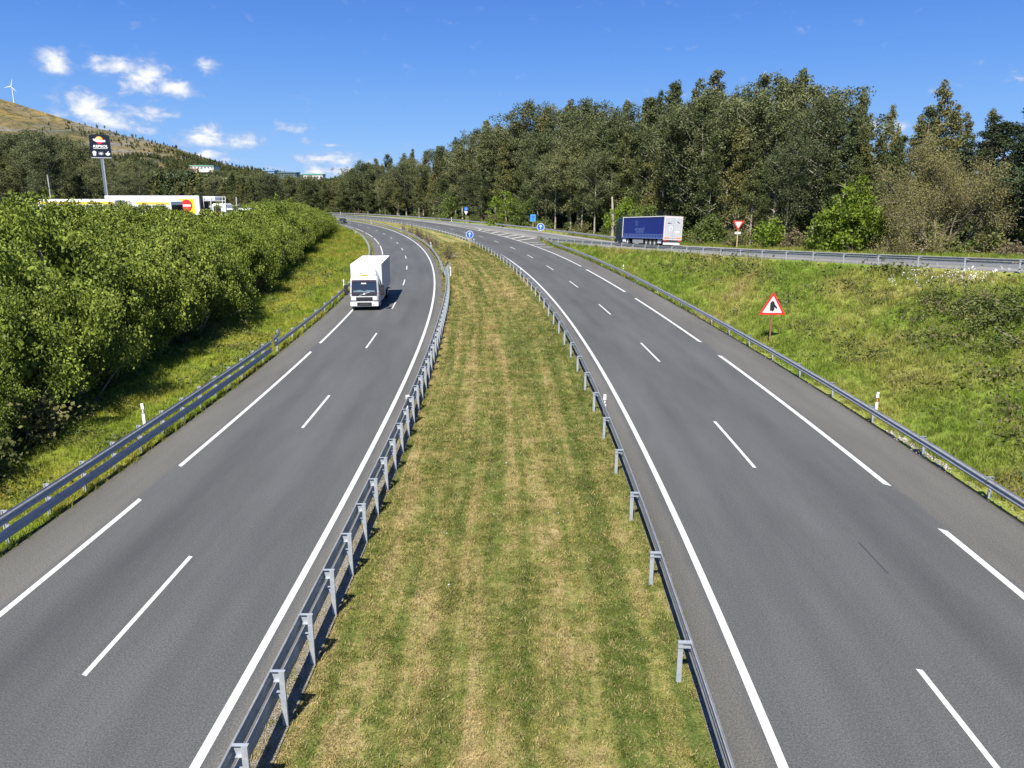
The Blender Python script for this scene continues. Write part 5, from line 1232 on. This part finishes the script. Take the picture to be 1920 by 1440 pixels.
for (pxx, d, Rr, H, lab, m_, sd) in ((842, 246, 4.6, 9.2, 'mid-green bush at the forest foot left of the small double sign', M_MIDG, 211), (945, 204, 5.0, 9.6, 'light green bush left of the blue rectangular sign', M_LIME, 212), (985, 198, 4.8, 7.8, 'light green bush behind the blue rectangular sign', M_MIDG, 213), (1168, 140, 3.6, 5.5, 'light green crown on a pale trunk behind the blue lorry cab', M_LIME, 214), (1205, 130, 3.2, 6.2, 'green leafy bush above the blue trailer', M_MIDG, 215), (1330, 108, 2.0, 4.2, 'sparse green shrub right of the blue lorry', M_MIDG, 216)):
    x, y = at_px(pxx, d); zg = gz(x, y); ht = 1.9 if sd == 214 else 0
    t = plant('forest_edge_bush', crown_tree(sd, Rr, H, 90, 60 if d > 180 else 70, .34 if d > 180 else .28, .2, .1), (M_BARK, m_), (x, y, zg + ht), 1, .5, lab, 'bush', names=('stem', 'crown'))
x, y = at_px(1147, 138); t = empty('dead_tree', (x, y, gz(x, y)), 0, label='pale leafless tree trunk beside the cab of the blue lorry', cat='tree'); MB().tube([(0, 0, -.3), (.1, 0, 3), (-.2, 0, 7.5)], [.32, .26, .16], 8).build('trunk', M_BARKE, t, smooth=True)
SC_ = [shrub(230 + k, 1.7, 1.9, 36, 95, .2, stems=10, clr=(.35, .65)) for k in range(3)]
for k in range(64):
    d_ = 48 + 2.6 * k + random.uniform(-1, 1) if k < 42 else random.uniform(158, cum[-1] - 8); o_ = random.uniform(4.2, 7.2); x, y = Gat(d_, o_); zg = gz(x, y); f = random.uniform(.6, 1.15) * (1 if k < 42 else 1.3); pxx = 960 + 1420 * x / (y * .9694 + 2.35)
    if 1395 < pxx < 1428: continue
    mm = (M_BRAM, M_DRYL, M_BRAM, M_MIDG)[k % 4]; nm = {0: 'dark bramble', 1: 'dry brown shrub', 2: 'dark bramble', 3: 'green shrub'}[k % 4]
    t = plant('roadside_shrub', random.choice(SC_), (M_TWIG, mm), (x, y, zg - .1), f, random.uniform(0, 6.28), nm + ' in the low scrub between the outer road edge and the forest', 'shrub', nm + 's in the roadside scrub', ('stem', 'foliage'))
US = [shrub(240 + k, 3.0, 4.6, 40, 60, .34, stems=5, clr=(.6, 1.0)) for k in range(3)]
for k in range(76):
    d_ = 42 + (cum[-1] - 60) * (k + random.random() * .6) / 76; o_ = random.uniform(13, 24); x, y = Gat(d_, o_); zg = gz(x, y)
    plant('undergrowth_bush', US[k % 3], (M_TWIG, M_EUC if k % 3 else M_MIDG), (x, y, zg - .2), random.uniform(.7, 1.25), random.uniform(0, 6.28), 'dark green undergrowth bush between the trunks, ' + zone(960 + 1420 * x / (y * .9694 + 2.35)), 'bush', 'undergrowth ' + zone(960 + 1420 * x / (y * .9694 + 2.35)), ('stem', 'foliage'))
# brambles on the bank, upper right
for (pxx, pyy, f) in ((1760, 560, .9), (1800, 575, 1.1), (1840, 585, 1.2), (1880, 600, 1.25), (1915, 590, 1.3), (1860, 560, .9), (1905, 560, 1.0), (1600, 528, .4), (1545, 610, .32), (1560, 640, .3), (1900, 770, .45), (1935, 640, 1.2), (1950, 900, .5)):
    # walk down the viewing ray to the bank
    u = (pxx - 960) / 1420; v = (pyy - 720) / 1420; c, s_ = math.cos(TILT), math.sin(TILT); dr = Vector((u, c - v * s_, -s_ - v * c)).normalized(); hit = None
    for b in BVH:
        h = b.ray_cast(Vector((0, 0, CAMZ)), dr)
        if h[0] is not None and (hit is None or h[3] < hit[1]): hit = (h[0], h[3])
    if hit: plant('bramble_bush', random.choice(BR), (M_TWIG, M_BRAM), (hit[0].x, hit[0].y, hit[0].z - .25 * f), f * .95, random.uniform(0, 6.28), 'bramble thicket growing on the grassy bank below the slip road', 'shrub', 'brambles on the grassy bank', ('stem', 'foliage'), sz=f * .62)
# dry shrubs in the median
DS = [shrub(250 + k, .8, 1.1, 20, 230, .10, stems=22, clr=(.18, .36)) for k in range(2)]
for k, (s, o_, f) in enumerate(((108, 3.0, 1.25), (112, 3.4, 1.1), (106, 2.7, .8), (132, 2.6, 1.0), (138, 2.8, 1.2), (144, 2.6, 1.2), (150, 2.9, 1.3), (156, 2.5, 1.3), (163, 2.7, 1.3), (170, 3.0, 1.2), (180, 3., 1.3), (192, 3., 1.3))):
    p = pt(CL, s, o_)[()]; plant('dry_shrub', DS[k % 2], (M_TWIG, M_DRYL), (float(p[0]), float(p[1]), gz(float(p[0]), float(p[1]))), f, k, 'reddish-brown dry shrub on the median beside the bend' if k > 2 else 'isolated brown dry shrub on the median just before the row', 'shrub', 'dry shrubs in the median row' if k > 2 else 'isolated dry shrubs in the median', ('stem', 'foliage'))

# ------------------------------------------------------------------ scattered ground cover (instances on points)
def scatter(name, P, rot, scl, idx, protos, guv, label, cat, kind='stuff'):
    me = bpy.data.meshes.new(name); me.vertices.add(len(P)); me.vertices.foreach_set('co', np.asarray(P, np.float32).ravel())
    for nm, ty, arr, key in (('rot', 'FLOAT_VECTOR', rot, 'vector'), ('scl', 'FLOAT', scl, 'value'), ('idx', 'INT', idx, 'value'), ('guv', 'FLOAT_VECTOR', guv, 'vector')):
        a = me.attributes.new(nm, ty, 'POINT'); a.data.foreach_set(key, np.asarray(arr, np.int32 if ty == 'INT' else np.float32).ravel())
    o = bpy.data.objects.new(name, me); COL.objects.link(o); tag(o, label, cat, kind=kind)
    ng = bpy.data.node_groups.new(name, 'GeometryNodeTree'); ng.interface.new_socket('Geometry', in_out='INPUT', socket_type='NodeSocketGeometry'); ng.interface.new_socket('Geometry', in_out='OUTPUT', socket_type='NodeSocketGeometry')
    N = ng.nodes; L = ng.links; gi_ = N.new('NodeGroupInput'); go = N.new('NodeGroupOutput'); jn = N.new('GeometryNodeJoinGeometry')
    def na(nm, ty):
        q = N.new('GeometryNodeInputNamedAttribute'); q.data_type = ty; q.inputs[0].default_value = nm; return q.outputs[0]
    for k, pr in enumerate(protos):
        ip = N.new('GeometryNodeInstanceOnPoints'); oi = N.new('GeometryNodeObjectInfo'); oi.inputs['Object'].default_value = pr; oi.inputs['As Instance'].default_value = True
        cp = N.new('FunctionNodeCompare'); cp.data_type = 'INT'; cp.operation = 'EQUAL'; L.new(na('idx', 'INT'), cp.inputs[2]); cp.inputs[3].default_value = k
        L.new(gi_.outputs[0], ip.inputs['Points']); L.new(cp.outputs[0], ip.inputs['Selection']); L.new(oi.outputs['Geometry'], ip.inputs['Instance'])
        er = N.new('FunctionNodeEulerToRotation'); L.new(na('rot', 'FLOAT_VECTOR'), er.inputs[0]); L.new(er.outputs[0], ip.inputs['Rotation']); L.new(na('scl', 'FLOAT'), ip.inputs['Scale']); L.new(ip.outputs[0], jn.inputs[0])
    L.new(jn.outputs[0], go.inputs[0]); md = o.modifiers.new('scatter', 'NODES'); md.node_group = ng
    return o
def proto(name, V, F, matl):
    me = mesh_np(name, V, F); me.materials.append(matl); return bpy.data.objects.new(name, me)      # never linked: only a source
def tuft(seed, n, h, spread, wd, bend=.5):
    r = np.random.default_rng(seed); V = []; F = []
    for i_ in range(n):
        a = r.random() * 6.28; b0 = np.array([r.normal() * spread, r.normal() * spread, -.01]); hh = h * r.uniform(.5, 1.1); lean = np.array([math.cos(a), math.sin(a), 0]) * hh * bend * r.uniform(.3, 1.2); pr = np.array([-math.sin(a), math.cos(a), 0]) * wd * .5
        k = len(V); m1 = b0 + lean * .35 + np.array([0, 0, hh * .6]); tp = b0 + lean + np.array([0, 0, hh]); V += [b0 - pr, b0 + pr, m1 + pr * .8, m1 - pr * .8, m1 - pr * .8, m1 + pr * .8, tp + pr * .15, tp - pr * .15]; F += [(k, k + 1, k + 2, k + 3), (k + 4, k + 5, k + 6, k + 7)]
    return np.array(V), np.array(F)
T1 = [proto('grass_tuft_source', *tuft(300 + k, 12, .055, .045, .010, .9), M_TUFT) for k in range(3)]
T2 = [proto('long_grass_source', *tuft(310 + k, 16, .22, .07, .012, .7), M_TUFT) for k in range(3)]
def pick(Pg, guv, dens, ymax, r, falloff=25., fun=None):
    """random points over a loft grid; density thins with distance"""
    n, m = Pg.shape[:2]; g_ = guv.reshape(-1, 3)[:n * m].reshape(n, m, 3); a = Pg[:-1, :-1]; b = Pg[1:, :-1]; c = Pg[:-1, 1:]
    ar = np.linalg.norm(np.cross(b - a, c - a), axis=2); dist = np.linalg.norm(a - np.array([0, 0, CAMZ]), axis=2)
    lam = dens * ar * np.minimum(1, (falloff / np.maximum(dist, 1)) ** 1.6); d2 = a[..., 1] * .9694 + 2.35; vis = (np.abs(a[..., 0]) < .70 * d2 + 2) & (a[..., 1] < ymax) & (a[..., 1] > 8)
    if fun is not None: lam = lam * fun(a)
    k = r.poisson(lam * vis); ii, jj = np.nonzero(k); rep = k[ii, jj]; ii = np.repeat(ii, rep); jj = np.repeat(jj, rep); u = r.random((len(ii), 1)); v = r.random((len(ii), 1))
    def bl(A): return A[ii, jj] * (1 - u) * (1 - v) + A[ii + 1, jj] * u * (1 - v) + A[ii, jj + 1] * (1 - u) * v + A[ii + 1, jj + 1] * u * v
    return bl(Pg), bl(g_)
def do_scatter(name, Pg, guv, dens, ymax, protos, label, cat, smin, smax, falloff=25., fun=None, grow=True, tilt=.25):
    P, g_ = pick(Pg, guv, dens, ymax, rng, falloff, fun); n = len(P); rot = np.stack([rng.normal(size=n) * tilt, rng.normal(size=n) * tilt, rng.random(n) * 6.28], -1)
    dist = np.linalg.norm(P - np.array([0, 0, CAMZ]), axis=1); sc = rng.uniform(smin, smax, n) * (np.maximum(1, (dist / falloff)) ** .55 if grow else 1); print(name, n)
    return scatter(name, P, rot, sc, rng.integers(0, len(protos), n), protos, g_, label, cat)
do_scatter('mown_grass', Pm, gm, 330, 150, T1, 'short patchy mown grass of the median between the two carriageways', 'grass', .6, 1.5, 17., fun=lambda a: np.clip(.35 + .65 * ss(-1, 1, vnoise(a[..., 0] * 60, a[..., 1] * 12, 2., 3, .03)), 0, 1))
do_scatter('verge_grass', Pv, gv, 60, 250, T2, 'lush yellow-green grass on the left verge behind the guardrail', 'grass', .5, 1.15, 24.)
Pb2, gb2 = Pb[:, 1:29], gb.reshape(-1, 3)[:Pb.shape[0] * Pb.shape[1]].reshape(Pb.shape[0], Pb.shape[1], 3)[:, 1:29]
do_scatter('bank_grass', Pb2, gb2, 60, 150, T2, 'rough tufted grass and weeds covering the bank below the slip road', 'grass', .5, 1.3, 24.)
do_scatter('far_side_grass', Ps, gs_, 12, 160, T2, 'grass strip between the slip road and the forest scrub', 'grass', .8, 1.6, 60.)
# weeds, ferns and dead stems on the bank
r5 = np.random.default_rng(55)
def weed(seed, matl, n=26, R_=.22, size=.09): 
    r = np.random.default_rng(seed); C = r.normal(size=(n, 3)) * R_ * np.array([1, 1, .5]); C[:, 2] = np.abs(C[:, 2]) + .03; return proto('weed_source', *cards(C, size * (.6 + .8 * r.random(n)), aspect=.6, r=r, nrm_bias=(0, 0, 1)), matl)
WD = [weed(400, M_BRAM), weed(401, M_MIDG), weed(402, M_DRYL, 30, .25, .08), weed(403, M_BRAM, 40, .35, .1)]
fn = lambda a: np.clip(ss(-.2, .9, vnoise(a[..., 0] * 25, a[..., 1] * 9, 5., 3, .03)) * ss(14, 22, a[..., 0]) * 1.2, 0, 1)
do_scatter('bank_weeds', Pb2, gb2, 6.5, 120, WD, 'mixed leafy weeds, bracken and dead stems on the bank below the slip road', 'weeds', .7, 1.8, 30., fun=fn)
Pv2, gv2 = Pv[:, 2:], gv.reshape(-1, 3)[:Pv.shape[0] * Pv.shape[1]].reshape(Pv.shape[0], Pv.shape[1], 3)[:, 2:]
do_scatter('verge_weeds', Pv2, gv2, 9, 110, WD[:2], 'broad-leaved weeds along the shrub side of the left verge', 'weeds', .6, 1.6, 30., fun=lambda a: np.clip(ss(-.1, .8, vnoise(a[..., 0] * 30, a[..., 1] * 12, 8., 3, .03)), 0, 1))
# litter, stones in the median and rubble by the right road edge
def stone_proto(seed, matl):
    r = np.random.default_rng(seed); v = np.array([(1, 0, 0), (-1, 0, 0), (0, 1, 0), (0, -1, 0), (0, 0, 1), (0, 0, -1)], float) * r.uniform(.5, 1, (6, 3)) * .05 + r.normal(size=(6, 3)) * .008
    return proto('stone_source', v, np.array([(0, 2, 4), (2, 1, 4), (1, 3, 4), (3, 0, 4), (2, 0, 5), (1, 2, 5), (3, 1, 5), (0, 3, 5)]), matl)
STN = [stone_proto(500, M_STONE), stone_proto(501, M_CONC), stone_proto(502, M_STONE)]
n = 900; s_ = r5.uniform(5, 60, n); o_ = 6.62 + np.abs(r5.normal(size=n)) * .16; near = r5.random(n) < .35; s_ = np.where(near, r5.uniform(20.5, 25, n), s_); o_ = np.where(near, 6.62 + r5.random(n) * .45, o_)
P = pt(CR, s_, o_, -.02); scatter('edge_rubble', P, r5.random((n, 3)) * 6, r5.uniform(.3, 1.1, n) * np.where(near, 1.5, 1), r5.integers(0, 3, n), STN, P * 0, 'broken stones and rubble along the asphalt edge under the right guardrail', 'rubble')
n = 1500; s_ = r5.uniform(4, 56, n); P = pt(CL, s_, r5.uniform(.9, 1.28, n), -.01); scatter('gravel_stones', P, r5.random((n, 3)) * 6, r5.uniform(.12, .4, n), r5.integers(0, 3, n), STN, P * 0, 'loose pale gravel beneath the tall-post median guardrail', 'gravel')
n = 70; yy_ = r5.integers(25, 70, n); jj_ = r5.integers(3, 23, n); P = Pm[yy_, jj_] + np.array([0, 0, .03]); LIT = [stone_proto(510, M_WHITEP)]
scatter('median_litter', P, r5.random((n, 3)) * 6, r5.uniform(.25, .75, n), np.zeros(n), LIT, P * 0, 'scattered white scraps and pebbles in the mown median grass', 'litter')
n = 110; C0 = np.array([(25.6, 48.5, 0), (26.3, 46, 0), (26.6, 44, 0)])[r5.integers(0, 3, n)] + r5.normal(size=(n, 3)) * np.array([.8, .6, 0]); C0[:, 2] = [gz(a, b) + .12 for a, b in C0[:, :2]]
FLW = [proto('flower_source', *cards(r5.normal(size=(14, 3)) * .1, np.full(14, .07), r=r5), M_WHITEP)]
scatter('white_flowers', C0, r5.random((n, 3)) * 6, r5.uniform(.5, 1.1, n), np.zeros(n), FLW, C0 * 0, 'patches of small white flowers near the top of the grassy bank', 'flowers')

# ---- far woods on the hill as one mass
fr_ = [proto('far_tree_source', *clumps(np.array([(0, 0, 3.), (1.2, .3, 4.5), (-1., -.4, 5), (.2, 0, 7), (.1, .2, 8.6)]), [2.2, 1.8, 1.8, 1.5, .9], 22, .9, np.random.default_rng(600 + k), .9, aspect=.7), M_EUC if k else M_PINE) for k in range(3)]
r6 = np.random.default_rng(66); n = 60000; y = 420 + (2380 - 420) * r6.random(n) ** 1.1; x = (r6.uniform(-.70, -.10, n)) * y
z = HT(x, y); pxx = 960 + 1420 * x / (y * .9694 + 2.35); py = 360 - (z - CAMZ) / (y * .9694) * 1465
lim = np.interp(pxx, [0, 60, 120, 200, 240, 330, 400, 450, 520, 700], [345, 340, 335, 322, 312, 303, 303, 308, 316, 316])
wood = ss(-14, 8, (py - lim) + vnoise(x, y, 3., 4, .01) * 14); crest = (y > 2200) & (pxx > 140) & (pxx < 480) & (r6.random(n) < .28); keep = (r6.random(n) < wood * .9) | (crest & (r6.random(n) < .6)) | (r6.random(n) < .006)
x, y, z = x[keep], y[keep], z[keep]; n = len(x); print('far wood', n)
P = np.stack([x, y, z - 1], -1); scatter('distant_wood', P, np.stack([np.zeros(n), np.zeros(n), r6.random(n) * 6], -1), r6.uniform(.8, 1.7, n) * np.interp(y, [400, 1000, 1900, 2300], [1.1, 1.2, 1.0, .75]), r6.integers(0, 3, n), fr_, P * 0, 'dark wood covering the lower slope of the hill and its crest', 'wood')
print('objects', len(bpy.data.objects))
